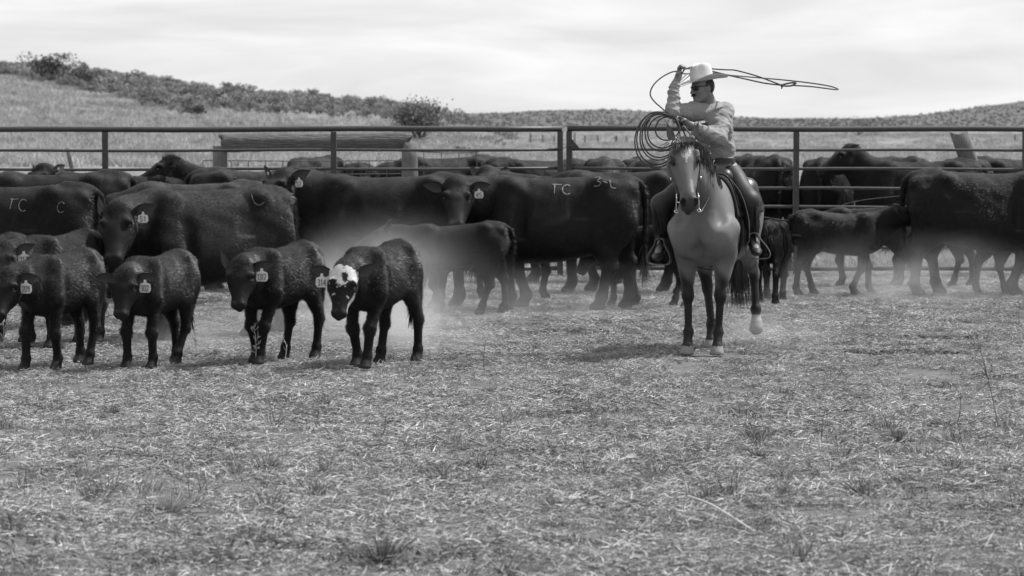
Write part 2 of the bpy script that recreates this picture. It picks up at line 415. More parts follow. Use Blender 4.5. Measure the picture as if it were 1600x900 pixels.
for k in range(9000):
    u = rg.uniform(-250, 765); ylo = np.interp(u, UL, YL)-1; yb = sage_border(np.array(u))
    if yb <= ylo+1: continue
    y = rg.uniform(ylo, yb+(6 if rg.random() < .1 else 0))
    if yb > 178 and y > 178 and rg.random() < .75: continue
    P_ = hit(u, y)
    if P_ is None or P_[1] < 130: continue
    pts.append((P_, rg.uniform(.35, .9)*(1.4 if rg.random() < .10 else 1)))
    if len(pts) > 2100: break
for k in range(3600):
    u = rg.uniform(-300, 1900) if k % 2 else rg.uniform(690, 1650)
    if u < 700: continue
    P_ = hit(u, rg.uniform(np.interp(u, UF, YF), 201))
    if P_ is None or P_[1] < 500: continue
    pts.append((P_, rg.uniform(.35, .8)))
n_ = len(pts)
o = scatter('sagebrush', [p_[0]-np.array([0, 0, .05]) for p_ in pts], [(0, 0, rg.random()*6.28) for _ in pts], [p_[1] for p_ in pts], rg.integers(0, 6, n_), protos)
tag(o, 'dark grey sagebrush covering the low hills beyond the pasture', 'sagebrush', kind='stuff')

# single bushes that stand apart
def lone_bush(px, py, r, h, label, seed, name='bush', cat='bush', base=.07, n=900, leaf=.1, group=None):
    P_ = hit(px, py)
    ob = bush_mesh(seed, r, h, n, leaf, base, link=True); ob.name = name; ob.data.name = name
    ob.location = P_-np.array([0, 0, .05]); tag(ob, label, cat, group); return ob
lone_bush(66, 128, 1.15, 2.2, 'tall dark juniper bush, left of the pair on the ridge line of the sagebrush hill', 21, 'juniper_bush', 'juniper')
lone_bush(92, 128, 1.2, 2.1, 'rounded dark juniper bush, right of the pair on the ridge line of the sagebrush hill', 22, 'juniper_bush', 'juniper')
lone_bush(132, 140, 1.2, 1.3, 'low dark bush at the lower edge of the sagebrush, right of the junipers', 23, base=.08)
lone_bush(302, 182, .7, .6, 'small dark bush at the tip of the sagebrush tongue on the pale slope', 24, base=.06, n=400)
for i, (x, y, r, lb) in enumerate([(782, 217, 1.4, 'dark low bush alone in the pale pasture left of the fence gap'), (716, 241, .5, 'tiny dark tuft right of the wire mesh, the left one'), (731, 246, .4, 'tiny dark tuft right of the wire mesh, the middle one'), (757, 254, .5, 'tiny dark tuft right of the wire mesh, just above the cow ears'),
                                   (1340, 212, 2.6, 'long dark bush strip in the pasture under the top rail, right of the rider'), (772, 227, .6, 'flat dark tuft below the lone pasture bush')]):
    lone_bush(x, y, r, r*.55, lb, 30+i, base=.09, n=450, leaf=.12)
# tree in the pasture
def tree(px, py, hgt, rad, label):
    P_ = hit(px, py); hgt = 80/F*P_[1]; rg = np.random.default_rng(5); root = empty('tree', P_); tag(root, label, 'tree')
    tr = MB(); cr_ = MB(); tips = []
    def grow(p0, d, L, r, lev):
        p1 = p0+d*L*.5+rg.normal(0, .04, 3)*L; p2 = p0+d*L+rg.normal(0, .05, 3)*L
        tr.tube([p0, p1, p2], [r, r*.8, r*.6], 6)
        if lev == 0: tips.append(p2); return
        tips.append(p2)
        for _ in range(4 if lev > 1 else 3): grow(p2 if rg.random() < .6 else p1, nrm(d+rg.normal(0, .62, 3)+np.array([0, 0, .12])), L*.68, r*.55, lev-1)
    for a in range(4): grow(np.array([0, 0, -.1]), nrm(np.array([math.cos(a*1.6)*.55, math.sin(a*1.6)*.55, 1])), hgt*.33, .03*hgt, 3)
    for tp in tips:
        for _ in range(22):
            q_ = tp+rg.normal(0, .09*hgt, 3)*np.array([1.4, 1.4, .9]); q_[2] = max(q_[2], hgt*.2)
            a = nrm(rg.normal(0, 1, 3)+np.array([0, 0, .5])); b_ = nrm(np.cross(a, rg.normal(0, 1, 3))); s_ = .035*hgt*(.5+rg.random())
            cr_.add([q_-b_*s_*.45, q_+a*s_*.5, q_+b_*s_*.45, q_-a*s_*.6], [(0, 1, 2, 3)], c=.15*(.6+.8*rg.random()))
    tr.build('trunk', M_TWIG, root); cr_.build('crown', M_BUSH, root, usec=True, smooth=False)
tree(655, 222, .0, 2.3, 'small round leafy tree behind the right end of the log crossbeam')

# ================================================================== FENCE
M_PIPE = material('rusty_steel_pipe', base=.055, rough=.5, spec=.4, metal=.3, nscale=14, nvar=.55, bump=.002, bscale=60)
M_WIRE = material('galvanised_wire', base=.10, rough=.6, metal=.3, nscale=8)
M_WOOD = material('weathered_wood', base=.12, rough=.85, nscale=9, nvar=.85, bump=.012, bscale=9, stretch=(6, 6, .8))
M_LOG = material('weathered_log', base=.10, rough=.85, nscale=9, nvar=.95, bump=.045, bscale=8, stretch=(.7, 6, 6))
FY = 39.0
def pz(py, Y): return W(800, py, Y)[2]
def fx(px, Y=FY): return (px-800)/F*Y/math.cos(TH)*1.0
def panel(x0, x1, posts, y0, y1, label, ends):
    root = empty('pipe_fence_panel', (fx(x0), FY, 0)); tag(root, label, 'fence', 'steel pipe fence panels')
    ox = np.array([fx(x0), FY, 0])
    def ztop(x, py): return pz(py+(y0+(y1-y0)*(x-x0)/(x1-x0)), FY)
    for i, (py, r) in enumerate([(203, .036), (236, .018), (265.5, .019), (296, .019), (325, .019), (356, .019), (388, .019), (421, .030)]):
        A_ = np.array([fx(x0), FY, ztop(x0, py)])-ox; B_ = np.array([fx(x1), FY, ztop(x1, py)])-ox
        m = MB(); k = 14; m.tube([A_+(B_-A_)*j/k+np.array([0, 0, .006*math.sin(j*1.3+i)]) for j in range(k+1)], r, 12 if r > .03 else 8); m.build('rail', M_PIPE, root)
    for px in posts:
        m = MB(); X = fx(px)-ox[0]; m.box((X, 0, ztop(px, 203)/2-.02), (.036, .036, ztop(px, 203)/2-.015)); m.build('post', M_PIPE, root, smooth=False)
    return root, ox
pl, oxl = panel(-560, 878, [-545, -190, 166, 522, 875], .5, -2, 'dark steel pipe fence panel on the left, running behind the herd to the chained gap', None)
pr, oxr = panel(886, 2350, [889, 1243, 1600, 1956, 2330], -2.2, 0, 'dark steel pipe fence panel on the right, running behind the rider from the chained gap', None)
m = MB(); P0 = W(891, 214, FY-.04)-oxr; P1 = W(891, 233, FY-.04)-oxr; P2 = W(907, 233, FY-.04)-oxr
dv = np.array([0, .012, 0]); m.add([P0, P1, P2, P0+dv, P1+dv, P2+dv], [(0, 3, 4, 1), (1, 4, 5, 2), (2, 5, 3, 0)], [(0, 1, 2), (5, 4, 3)]); m.build('corner_plate', M_PIPE, pr, smooth=False)
def chain_obj(path, name, label, link_r=.013):
    mb = MB(); L_ = 0; P = smooth_path(path, 12); acc = [P[0]]
    for a, b in zip(P[:-1], P[1:]):
        if np.linalg.norm(b-acc[-1]) > link_r*2.4: acc.append(b)
    for i, (a, b) in enumerate(zip(acc[:-1], acc[1:])):
        d = nrm(b-a); u_ = nrm(np.cross(d, (0, 1, .2))); v_ = np.cross(d, u_)
        if i % 2: u_ = v_
        c = (a+b)/2
        mb.tube([c+d*math.cos(t_)*link_r*1.5+u_*math.sin(t_)*link_r*.8 for t_ in np.linspace(0, 2*math.pi, 9)[:-1]], link_r*.28, 5, closed=True)
    o = mb.build(name, M_WIRE); tag(o, label, 'chain', None); return o
chain_obj([W(867, 232, FY-.05), W(880, 231.5, FY-.06), W(892, 228, FY-.06), W(899, 226, FY-.06)], 'latch_chain', 'short steel chain tying the two fence panels together at the gap')
chain_obj([W(893, 229, FY-.06), W(894, 245, FY-.06), W(893, 259, FY-.06)], 'hanging_chain', 'loose end of steel chain hanging down beside the fence gap')

# log crossbeam on two posts behind the fence
def wood_post(px0, py0, px1, py1, wpx, Y, label, name='wooden_post', seed=0, mat=None, group=None, cat='post'):
    rg = np.random.default_rng(seed); top = W(px0, py0, Y); r = wpx/2/F*Y
    base_ = W(px1, py1, Y); d = (base_-top); base_ = top+d*((top[2]+.05)/max(-d[2], .01))
    mb = MB(); n = 14; k = 7; V = []
    for i in range(k+1):
        c = base_+(top-base_)*i/k
        for j in range(n):
            a = 2*math.pi*j/n; rr = r*(1+.07*math.sin(3*a+seed)+.05*math.sin(7*a+seed*2)+rg.normal(0, .015)); V.append(c+np.array([math.cos(a)*rr, math.sin(a)*rr, (rg.normal(0, .02)*r*4 if i == k else 0)]))
    V.append(top+np.array([0, 0, .01])); Q_ = [(i*n+j, i*n+(j+1) % n, (i+1)*n+(j+1) % n, (i+1)*n+j) for i in range(k) for j in range(n)]
    mb.add([v-base_ for v in V], Q_, [(len(V)-1, k*n+j, k*n+(j+1) % n) for j in range(n)])
    o = mb.build(name, mat or M_WOOD); o.location = base_; tag(o, label, cat, group); return o
YB = 46.0
wood_post(343, 229, 343, 290, 22, YB, 'thick weathered round post under the left end of the log crossbeam', seed=1)
wood_post(640, 223, 640, 290, 25, YB, 'thick weathered round post under the right end of the log crossbeam', seed=2)
wood_post(106, 232, 114, 272, 7, 50, 'thin pale stub post leaning left in the pasture behind the left herd', seed=3)
wood_post(1499, 208, 1518, 265, 30, 44, 'split pale old post leaning behind the right fence panel', seed=4)
wood_post(1515, 223, 1526, 262, 7, 44.25, 'narrow dark stake leaning against the split pale post', seed=5)
def beam():
    A_ = W(346, 224, YB); B_ = W(641, 219.5, YB); rg = np.random.default_rng(8); n = 16; k = 40; V = []
    for i in range(k+1):
        t_ = i/k; c = A_+(B_-A_)*t_; r = .125-.018*t_+.006*math.sin(t_*9)
        for j in range(n):
            a = 2*math.pi*j/n; rr = r*(1+.09*math.sin(2*a+1.0)+.05*math.sin(5*a+t_*4)+.03*math.sin(t_*60+a*3)+rg.normal(0, .02)); V.append(c+np.array([(rg.normal(0, .02) if i in (0, k) else 0), math.sin(a)*rr, math.cos(a)*rr]))
    Q_ = [(i*n+j, i*n+(j+1) % n, (i+1)*n+(j+1) % n, (i+1)*n+j) for i in range(k) for j in range(n)]
    V += [A_+np.array([.03, 0, 0]), B_]; T_ = [(len(V)-2, (j+1) % n, j) for j in range(n)]+[(len(V)-1, k*n+j, k*n+(j+1) % n) for j in range(n)]
    mb = MB(); mb.add([v-A_ for v in V], Q_, T_); o = mb.build('log_crossbeam', M_LOG); o.location = A_
    tag(o, 'long weathered log laid across two round posts behind the fence', 'log')
beam()
def wire_panel(x0, x1, xs, ysp, Y, label, top=None):
    root_loc = W(x0, 290, Y); root_loc[2] = 0; mb = MB()
    for y in ysp:
        mb.tube([W(x0, y, Y)-root_loc+np.array([0, 0, .01*math.sin(x0)]), W((x0+x1)/2, y+1, Y)-root_loc, W(x1, y-.5, Y)-root_loc], .0075, 5)
    for x in xs:
        y0 = top if top else ysp[0]
        a = W(x, y0, Y-.01)-root_loc; b = a.copy(); b[2] = 0; b[0] += .01; mb.tube([a, b], .0065, 5)
    o = mb.build('wire_mesh_panel', M_WIRE, smooth=False); o.location = root_loc; tag(o, label, 'wire panel', 'wire mesh panels behind the fence')
wire_panel(317, 652, [317]+list(np.arange(361, 650, 27)), [251, 262.5, 271.5, 278, 284, 292], 46.4, 'welded wire mesh panel stretched below the log crossbeam')
wire_panel(655, 748, [662, 690, 717, 745], [238, 262, 280], 47, 'taller wire mesh panel right of the crossbeam posts', top=238)
def barbed(pts_, label):
    P = smooth_path([W(*p_) for p_ in pts_], 10); o0 = P[0].copy(); mb = MB(); mb.tube([q_-o0 for q_ in P], .004, 5); rg = np.random.default_rng(2)
    for i in range(1, len(P)-1, 2):
        for _ in range(2):
            d = nrm(rg.normal(0, 1, 3)); mb.tube([P[i]-o0-d*.02, P[i]-o0+d*.02], .002, 4)
    o = mb.build('barbed_wire', M_WIRE, smooth=False); o.location = o0; tag(o, label, 'barbed wire', 'barbed wires beyond the right panel')
barbed([(1150, 332, 41.5), (1260, 345, 41.5), (1330, 316, 41.5), (1430, 304, 41.5)], 'sagging upper barbed wire strand behind the right fence panel')
barbed([(1150, 347, 41.6), (1270, 353, 41.6), (1420, 338, 41.6), (1640, 330, 41.6)], 'lower barbed wire strand behind the right fence panel')
FPL = ['leftmost far fence post, just right of the leafy tree', 'far fence post second from the leafy tree', 'far fence post directly left of the lone pasture bush', 'far fence post alone midway between lone bush and panel gap', 'far fence post second left of the panel gap',
       'far fence post just left of the panel gap', 'far fence post just right of the panel gap', 'far fence post second right of the panel gap', 'far fence post between the gap and the coiled rope', 'thickest far fence post left of the coiled rope', 'far fence post nearest the coiled rope', 'far fence post at the right picture edge']
for i, (x, y0, y1) in enumerate([(709, 206, 216), (735, 206, 217), (762, 206, 217), (829, 208, 218), (848, 210, 219), (866, 212, 221), (898, 207, 220), (914, 212, 222), (934, 212, 222), (963, 212, 222), (979, 213, 222), (1586, 210, 220)]):
    wood_post(x, y0, x, y1, 2.4 if i != 9 else 4, 262, FPL[i], name='fence_post', seed=20+i, group='far fence posts in the pasture')
# ================================================================== CATTLE
M_COAT = material('cattle_coat', rough=.6, spec=.12, nscale=9, nvar=.45, bump=.004, bscale=120, sheen=0.0, usecol=True)
M_FUR = material('cattle_hair', rough=.45, spec=.28, nscale=5, nvar=.35, usecol=True)
M_TAG = material('ear_tag_plastic', base=.5, rough=.45, nscale=30, nvar=.25)
M_INK = material('tag_ink', base=.16, rough=.6)
M_EYE = material('animal_eye', base=.006, rough=.08, spec=.6, nvar=.1)
M_BRAND = material('brand_scar', base=.17, rough=.8, nscale=25, nvar=.95, bump=.003, bscale=90)

ADULT = dict(
    torso=[(-.92, .07, 1.20, 1.0), (-.885, .16, 1.31, .80), (-.79, .24, 1.38, .68), (-.58, .295, 1.40, .60), (-.3, .335, 1.38, .535), (0, .365, 1.365, .485),
           (.28, .35, 1.365, .475), (.48, .30, 1.375, .48), (.64, .25, 1.34, .51), (.78, .18, 1.22, .58), (.86, .08, 1.06, .72)],
    neck0=(.52, 1.10), nr0=(.15, .27), nr1=(.10, .155), nL=.60, headL=.52,
    head=[(-.07, .06, .02, -.08), (0, .115, .065, -.16), (.08, .14, .085, -.21), (.16, .14, .085, -.22), (.25, .118, .065, -.20), (.34, .092, .045, -.155), (.42, .084, .03, -.13), (.475, .087, .015, -.125), (.51, .06, -.02, -.10)],
    fleg=dict(sh=(.46, .19, .98), el=(.40, .19, .74), r=(.17, .14, .072, .054, .064, .070), y=.17, l1=.36, l2=.29, fx=.43),
    hleg=dict(hip=(-.62, .17, 1.05), st=(-.48, .20, .80), r=(.24, .19, .084, .056, .066, .070), y=.18, l1=.42, l2=.36, fx=-.66),
    fet=.13, hoof=.070, ear=(.225, .058), eye=.021, tail=1.0, vox=.021, fur=(95000, .026, .0032), furq=.2)
CALF = dict(
    torso=[(-.56, .04, .80, .70), (-.525, .105, .885, .60), (-.45, .148, .94, .58), (-.33, .168, .955, .53), (-.15, .178, .935, .475), (.05, .185, .915, .445),
           (.20, .172, .91, .435), (.32, .148, .91, .45), (.42, .122, .86, .49), (.49, .09, .80, .54), (.53, .04, .73, .62)],
    neck0=(.36, .75), nr0=(.09, .165), nr1=(.068, .10), nL=.36, headL=.34,
    head=[(-.05, .05, .02, -.06), (0, .085, .055, -.10), (.05, .102, .068, -.13), (.11, .100, .063, -.135), (.165, .082, .045, -.122), (.22, .060, .030, -.096), (.265, .054, .020, -.080), (.30, .056, .012, -.076), (.325, .038, -.012, -.06)],
    fleg=dict(sh=(.31, .115, .68), el=(.27, .115, .545), r=(.10, .076, .047, .033, .039, .045), y=.105, l1=.25, l2=.22, fx=.29),
    hleg=dict(hip=(-.36, .10, .72), st=(-.29, .12, .56), r=(.13, .092, .047, .034, .040, .045), y=.105, l1=.28, l2=.26, fx=-.40),
    fet=.095, hoof=.050, ear=(.175, .043), eye=.016, tail=.6, vox=.0135, fur=(80000, .023, .0030), furq=.3)

CALF['torso'] = [(a_, b_*.90, c_, d_) for a_, b_, c_, d_ in CALF['torso']]
for sp_, f_ in ((ADULT, 1.07), (CALF, 1.13)):
    sp_['head'] = [tuple(x*f_ for x in row) for row in sp_['head']]; sp_['headL'] *= f_; sp_['eye'] *= f_; sp_['nr1'] = tuple(x*f_ for x in sp_['nr1'])
HOOVES = []
def two_link(P, T, l1, l2, bend):
    """joint between P and T; bend: direction the joint points to"""
    P = np.asarray(P, float); T = np.asarray(T, float); d = T-P; L = np.linalg.norm(d)
    if L > (l1+l2)*.995:
        s = L/((l1+l2)*.995); l1 *= s; l2 *= s
    a = (l1*l1-l2*l2+L*L)/(2*L); h = math.sqrt(max(l1*l1-a*a, 0)); e = d/L
    b = np.asarray(bend, float); b = nrm(b-e*(b@e))
    return P+e*a+b*h

def leaf_ear(base, d, face, L, wd, tip=.55, tk=.35, cup=.35, thick=.008, n=10, m=6):
    """cupped ear: d = direction of its length, face = direction its inside faces"""
    base = np.asarray(base, float); d = nrm(d); face = np.asarray(face, float); face = nrm(face-d*(face@d)); sd_ = np.cross(d, face)
    V = []; Q = []
    for side in (0, 1):
        for i in range(n+1):
            t = i/n
            wt = wd*(math.sin(math.pi*min(1, t*.93+.07)**.85)**.7)*(1 if t < tip else (1-((t-tip)/(1-tip))**(2 if tk < .5 else 1.25)*tk))
            for j in range(m+1):
                s = -1+2*j/m
                p = base+d*(L*t)+sd_*(wt*s)+face*(wd*cup*(s*s)*(1.2-t)+(-.12*L*t*t)) - face*(thick*side*(1-s*s*.9))
                V.append(p)
    for side in (0, 1):
        o = side*(n+1)*(m+1)
        for i in range(n):
            for j in range(m):
                a = o+i*(m+1)+j; q = (a, a+1, a+m+2, a+m+1); Q.append(q if side else q[::-1])
    # close the rim
    o = (n+1)*(m+1)
    for i in range(n):
        a = i*(m+1); Q.append((a, a+m+1, o+a+m+1, o+a)); a += m; Q.append((a, o+a, o+a+m+1, a+m+1))
    return np.array(V), np.array(Q)

GLY = {  # strokes on a 1 x 1.6 cell
    '0': [[(0, .2), (0, 1.4), (.5, 1.6), (1, 1.4), (1, .2), (.5, 0), (0, .2)]], '1': [[(.2, 1.3), (.55, 1.6), (.55, 0)]],
    '2': [[(0, 1.3), (.4, 1.6), (.9, 1.45), (.95, 1.05), (0, 0), (1, 0)]], '3': [[(0, 1.5), (.6, 1.6), (.95, 1.25), (.45, .85), (1, .5), (.6, 0), (0, .12)]],
    '4': [[(.75, 0), (.75, 1.6), (0, .5), (1, .5)]], '5': [[(.9, 1.6), (.1, 1.6), (.1, .95), (.7, .95), (1, .5), (.65, 0), (0, .1)]],
    '9': [[(.95, 1.1), (.5, .8), (.05, 1.2), (.5, 1.6), (.95, 1.3), (.8, 0)]], '6': [[(.85, 1.5), (.1, .8), (.1, .3), (.5, 0), (.95, .4), (.5, .85), (.1, .5)]],
    '7': [[(0, 1.6), (1, 1.6), (.35, 0)]], '8': [[(.5, .85), (.05, 1.2), (.5, 1.6), (.95, 1.2), (.5, .85), (0, .4), (.5, 0), (1, .4), (.5, .85)]],
    'T': [[(0, 1.6), (1.25, 1.6)], [(.3, 1.6), (.3, .1)]], 'C': [[(1, 1.35), (.55, 1.6), (.08, 1.15), (.05, .5), (.5, 0), (1, .2)]],
    'L': [[(.1, 1.3), (.2, .5), (.45, .1), (1.2, 0)]], '-': [[(0, .75), (.7, .7)]], ')': [[(0, 1.6), (.35, .9), (.1, .2)]],
    'c': [[(1, 1.0), (.55, 1.25), (.08, .9), (.05, .4), (.5, 0), (1, .2)]], 'E': [[(1, 1.6), (0, 1.6), (0, 0), (1, 0)], [(0, .8), (.7, .8)]],
    'J': [[(0, 1.3), (.1, .5), (.6, .15), (1.1, .4)]], ' ': []}

def tag_mesh(parent, pos, up, face, s=1.0, num='217', name='ear_tag'):
    """bottle shaped plastic tag hanging below pos"""
    up = nrm(up); face = np.asarray(face, float); face = nrm(face-up*(face@up)); rt = np.cross(up, face)
    o2 = [(-.010, 0), (-.012, -.022), (-.046, -.036), (-.050, -.085), (-.036, -.105), (.036, -.105), (.050, -.085), (.046, -.036), (.012, -.022), (.010, 0)]
    V = []; n = len(o2)
    for k in (1, -1):
        for x, y in o2: V.append(np.asarray(pos)+rt*x*s+up*y*s+face*k*.0015)
    me = bpy.data.meshes.new(name)
    me.from_pydata([tuple(v) for v in V], [], [tuple(range(n)), tuple(range(2*n-1, n-1, -1))]+[(i, n+i, n+(i+1) % n, (i+1) % n) for i in range(n)])
    me.materials.append(M_TAG); o = bpy.data.objects.new(name, me); COLL.objects.link(o); o.parent = parent
    mb = MB(); cw = .068/len(num)*s
    for i, ch in enumerate(num):
        for st in GLY[ch]:
            pp = [np.asarray(pos)+rt*s*(-.034)+rt*cw*(i+.12+.7*x)+up*s*(-.094+.030*y)+face*.003 for x, y in st]
            for a, b in zip(pp[:-1], pp[1:]):
                sdv = np.cross(nrm(b-a), face)*.0042*s; e = nrm(b-a)*.002
                mb.add([a-sdv-e, b-sdv+e, b+sdv+e, a+sdv-e], [(0, 1, 2, 3)])
    mb.build('tag_number', M_INK, o)
    return o

def ribbon_on(bvh, pts, width, N0, lift=.006):
    """flat ribbon laid on a surface; pts already near the surface, N0 = projecting direction"""
    V = []; Q = []; N0 = np.asarray(N0, float)
    P = []
    for p in pts:
        h = bvh.ray_cast(Vector(p+N0*.3), Vector(-N0), 1.0)
        if h[0] is None: continue
        P.append((np.array(h[0]), np.array(h[1])))
    for i, (p, n) in enumerate(P):
        a = P[max(i-1, 0)][0]; b = P[min(i+1, len(P)-1)][0]; s = nrm(np.cross(nrm(b-a+1e-9), n)); wv = width*(.75+.25*math.sin(i*1.9))
        V += [p+n*lift-s*wv/2, p+n*lift+s*wv/2]
    for i in range(len(P)-1): Q.append((2*i, 2*i+1, 2*i+3, 2*i+2))
    return V, Q

def bovine(name, sp, pos, yaw, neck=(0, 20), head=(0, -30, 0), feet=((0, 0), (0, 0), (0, 0), (0, 0)), tags='', face=None, brands=(), tail=(0, 0), scale=1.0, furm=1.0,
           ears=((0, -4), (0, 2)), num='217', base=.007, seed=0, tuft=1.0, earpt=False, dusty=0.0):  # dusty scales the painted sunlight and dust on the back
    """feet order: front left, front right, hind left, hind right; (dx, lift)"""
    rng = np.random.default_rng(seed+5)
    adult = sp is ADULT
    T = sp; h = T['vox']
    tor = np.array(T['torso']).copy()
    ny, npi = R(neck[0]), R(neck[1])
    N0 = np.array([T['neck0'][0], 0, T['neck0'][1]])
    poll = N0+T['nL']*np.array([math.cos(npi)*math.cos(ny), math.cos(npi)*math.sin(ny), math.sin(npi)])
    hy, hp, hr = R(head[0]), R(head[1]), R(head[2])
    HX = np.array([math.cos(hp)*math.cos(hy), math.cos(hp)*math.sin(hy), math.sin(hp)])
    HY = np.array([-math.sin(hy), math.cos(hy), 0]); HZ = np.cross(HX, HY)
    HY, HZ = HY*math.cos(hr)+HZ*math.sin(hr), HZ*math.cos(hr)-HY*math.sin(hr)
    hl = T['headL']
    zt = max(1.5 if adult else 1.05, poll[2]+.25)
    xr = max(1.05 if adult else .62, poll[0]+hl*max(HX[0], 0)+.15, poll[0]+.15)
    yr = max(.5 if adult else .3, abs(poll[1])+.2, abs(poll[1]+hl*HX[1])+.16)
    ylo, yhi = -yr, yr
    s = SDF((-1.12 if adult else -.72, ylo, -.03), (xr, yhi, zt), h)
    kk = .07 if adult else .045
    s.loft((0, 0, 0), (1, 0, 0), (0, 0, 1), tor, p=2.35, egg=.12, k=kk)
    sc_ = 1 if adult else .62
    # hook bones, tail head, shoulder blades
    if adult:
        for sy in (1, -1):
            s.ball((-.50, sy*.20, 1.30), .055, k=.14); s.ball((-.84, sy*.12, 1.24), .06, k=.08)
            s.cap((.42, sy*.17, 1.26), (.52, sy*.235, .90), .12, .13, .1)
            s.ball((.10, sy*.22, .78), .2, k=.15, sc3=(.42, .18, .2))
            s.ball((-.36, sy*.345, 1.12), 0, k=.10, mode='cut', sc3=(.09, .05, .11)); s.ball((.30, sy*.375, 1.02), 0, k=.09, mode='cut', sc3=(.045, .05, .22)); s.cap((-.52, sy*.215, 1.31), (-.80, sy*.12, 1.27), .03, .03, .09)
            s.ball((-.22, sy*.31, 1.02), 0, k=.1, mode='cut', sc3=(.10, .035, .12)) if False else None
        s.cap((-.86, 0, 1.33), (-.60, 0, 1.36), .05, .06, .08)
    else:
        for sy in (1, -1):
            s.ball((-.31, sy*.095, .895), .032, k=.08); s.ball((-.48, sy*.07, .865), .03, k=.06)
            s.cap((.27, sy*.09, .86), (.34, sy*.135, .60), .07, .08, .06)
            s.ball((-.22, sy*.185, .74), 0, k=.06, mode='cut', sc3=(.055, .03, .075)); s.ball((.185, sy*.19, .68), 0, k=.05, mode='cut', sc3=(.028, .03, .13))
        s.cap((-.50, 0, .915), (-.34, 0, .925), .03, .04, .05)
    # neck
    u = nrm(np.cross(poll-N0, (0, 0, 1)))
    r0, r1 = T['nr0'], T['nr1']
    mid = N0*.5+poll*.5+np.array([.06*sc_, 0, -.02*sc_])
    pb = poll-HX*.02*sc_-HZ*.05*sc_
    s.cap(N0+np.array([-.06*sc_, 0, 0]), mid, r0[1], (r0[1]+r1[1])/2, kk*1.5, u, r0[0]/r0[1])
    s.cap(mid, pb, (r0[1]+r1[1])/2, r1[1], kk, u, r1[0]/r1[1]*1.05)
    thr = poll+HX*.08*sc_-HZ*.16*sc_
    bris = np.array([tor[-2, 0]-.04, 0, tor[-2, 3]+.10*sc_])
    s.cap(thr, bris, .05*sc_, .09*sc_, .09*sc_, u, .5)
    # head
    s.loft(poll, HX, HZ, T['head'], p=2.2, egg=-.06, k=.035*sc_+.01)
    H = lambda a, b, c: poll+HX*a+HY*b+HZ*c
    q = hl/.52
    s.ball(H(-.015*q, 0, .055*q), .06*q, k=.05*q, sc3=(.06*q, .075*q, .045*q), X=HX, Z=HZ)
    for sy in (1, -1):
        s.ball(H(.135*q, sy*.105*q, .052*q), .04*q, k=.03*q)                        # brow over the eye
        s.ball(H(.155*q, sy*.128*q, .022*q), .022*q, k=.018*q, mode='cut')         # eye socket
        s.ball(H(.492*q, sy*.043*q, -.012*q), .017*q, k=.012*q, mode='cut')         # nostril
        s.ball(H(.470*q, sy*.045*q, -.005*q), .026*q, k=.03*q)
        s.cap(H(.10*q, sy*.09*q, -.10*q), H(.26*q, sy*.07*q, -.09*q), .055*q, .03*q, .03*q)  # cheek
        s.cap(H(.0, sy*.085*q, .01*q), H(.0, sy*.135*q, .015*q), .033*q, .028*q, .03*q)      # ear root
    s.cap(H(.40*q, 0, -.115*q), H(.47*q, 0, -.105*q), .035*q, .032*q, .02*q)      # lower lip
    # legs
    F_, Hh = T['fleg'], T['hleg']; hoof_pts = []
    for i in range(4):
        sy = 1 if i % 2 == 0 else -1; dx, dz = feet[i][0]*(1 if adult else 1), feet[i][1]
        fy = (feet[i][2] if len(feet[i]) > 2 else 0)
        if i < 2:
            L = F_; sh = np.array([L['sh'][0], sy*L['sh'][1], L['sh'][2]]); el = np.array([L['el'][0]+dx*.15, sy*L['el'][1], L['el'][2]])
            hf = np.array([L['fx']+dx, sy*L['y']+fy, dz]); tl = .0 if dz < .02 else -.07*sc_
            ft = hf+np.array([-.035*sc_+tl, 0, T['fet']]); ds = np.linalg.norm(ft-el); tot = ds*1.012 if dz < .02 else L['l1']+L['l2']; kn = two_link(el, ft, tot*.53, tot*.47, (1, 0, 0))
            rr = L['r']
            s.cap(sh, el, rr[0], rr[1], kk, (0, 1, 0), .62); s.cap(el, kn, rr[1]*.82, rr[2]*.95, kk*.6, (0, 1, 0), .82)
            s.ball(kn+np.array([.008, 0, 0]), rr[2]*1.08, k=.03*sc_)
            s.cap(kn, ft, rr[2]*.86, rr[3]*.98, .02); s.ball(ft, rr[4], k=.03*sc_)
            s.cap(ft, hf+np.array([0, 0, .035*sc_]), rr[3]*1.02, rr[5]*.92, .02)
        else:
            L = Hh; hip = np.array([L['hip'][0], sy*L['hip'][1], L['hip'][2]]); stf = np.array([L['st'][0]+dx*.2, sy*L['st'][1], L['st'][2]])
            hf = np.array([L['fx']+dx, sy*L['y']+fy, dz]); tl = .0 if dz < .02 else -.06*sc_
            ft = hf+np.array([-.03*sc_+tl, 0, T['fet']]); ds = np.linalg.norm(ft-stf); tot = ds*1.055 if dz < .02 else L['l1']+L['l2']; hk = two_link(stf, ft, tot*.53, tot*.47, (-1, 0, 0))
            rr = L['r']
            s.cap(hip, stf, rr[0], rr[1], kk, (0, 1, 0), .58); s.cap(stf, hk, rr[1]*.86, rr[2]*.80, kk*.6, (0, 1, 0), .74)
            s.cap(hip+np.array([-.12*sc_, 0, -.12*sc_]), hk+np.array([-.01, 0, .02]), rr[1]*.8, rr[2]*.6, kk, (0, 1, 0), .75)
            s.ball(hk+np.array([-.012*sc_, 0, 0]), rr[2]*.98, k=.03*sc_, sc3=(rr[2]*1.15, rr[2]*.8, rr[2]*1.2))
            s.cap(hk, ft, rr[2]*.74, rr[3]*.98, .02); s.ball(ft, rr[4], k=.03*sc_)
            s.cap(ft, hf+np.array([0, 0, .035*sc_]), rr[3]*1.02, rr[5]*.92, .02)
        hoof_pts.append(hf)
        s.cap(hf+np.array([.01, 0, .045*sc_]), hf+np.array([.03*sc_, 0, .012]), T['hoof']*.9, T['hoof'], .012)
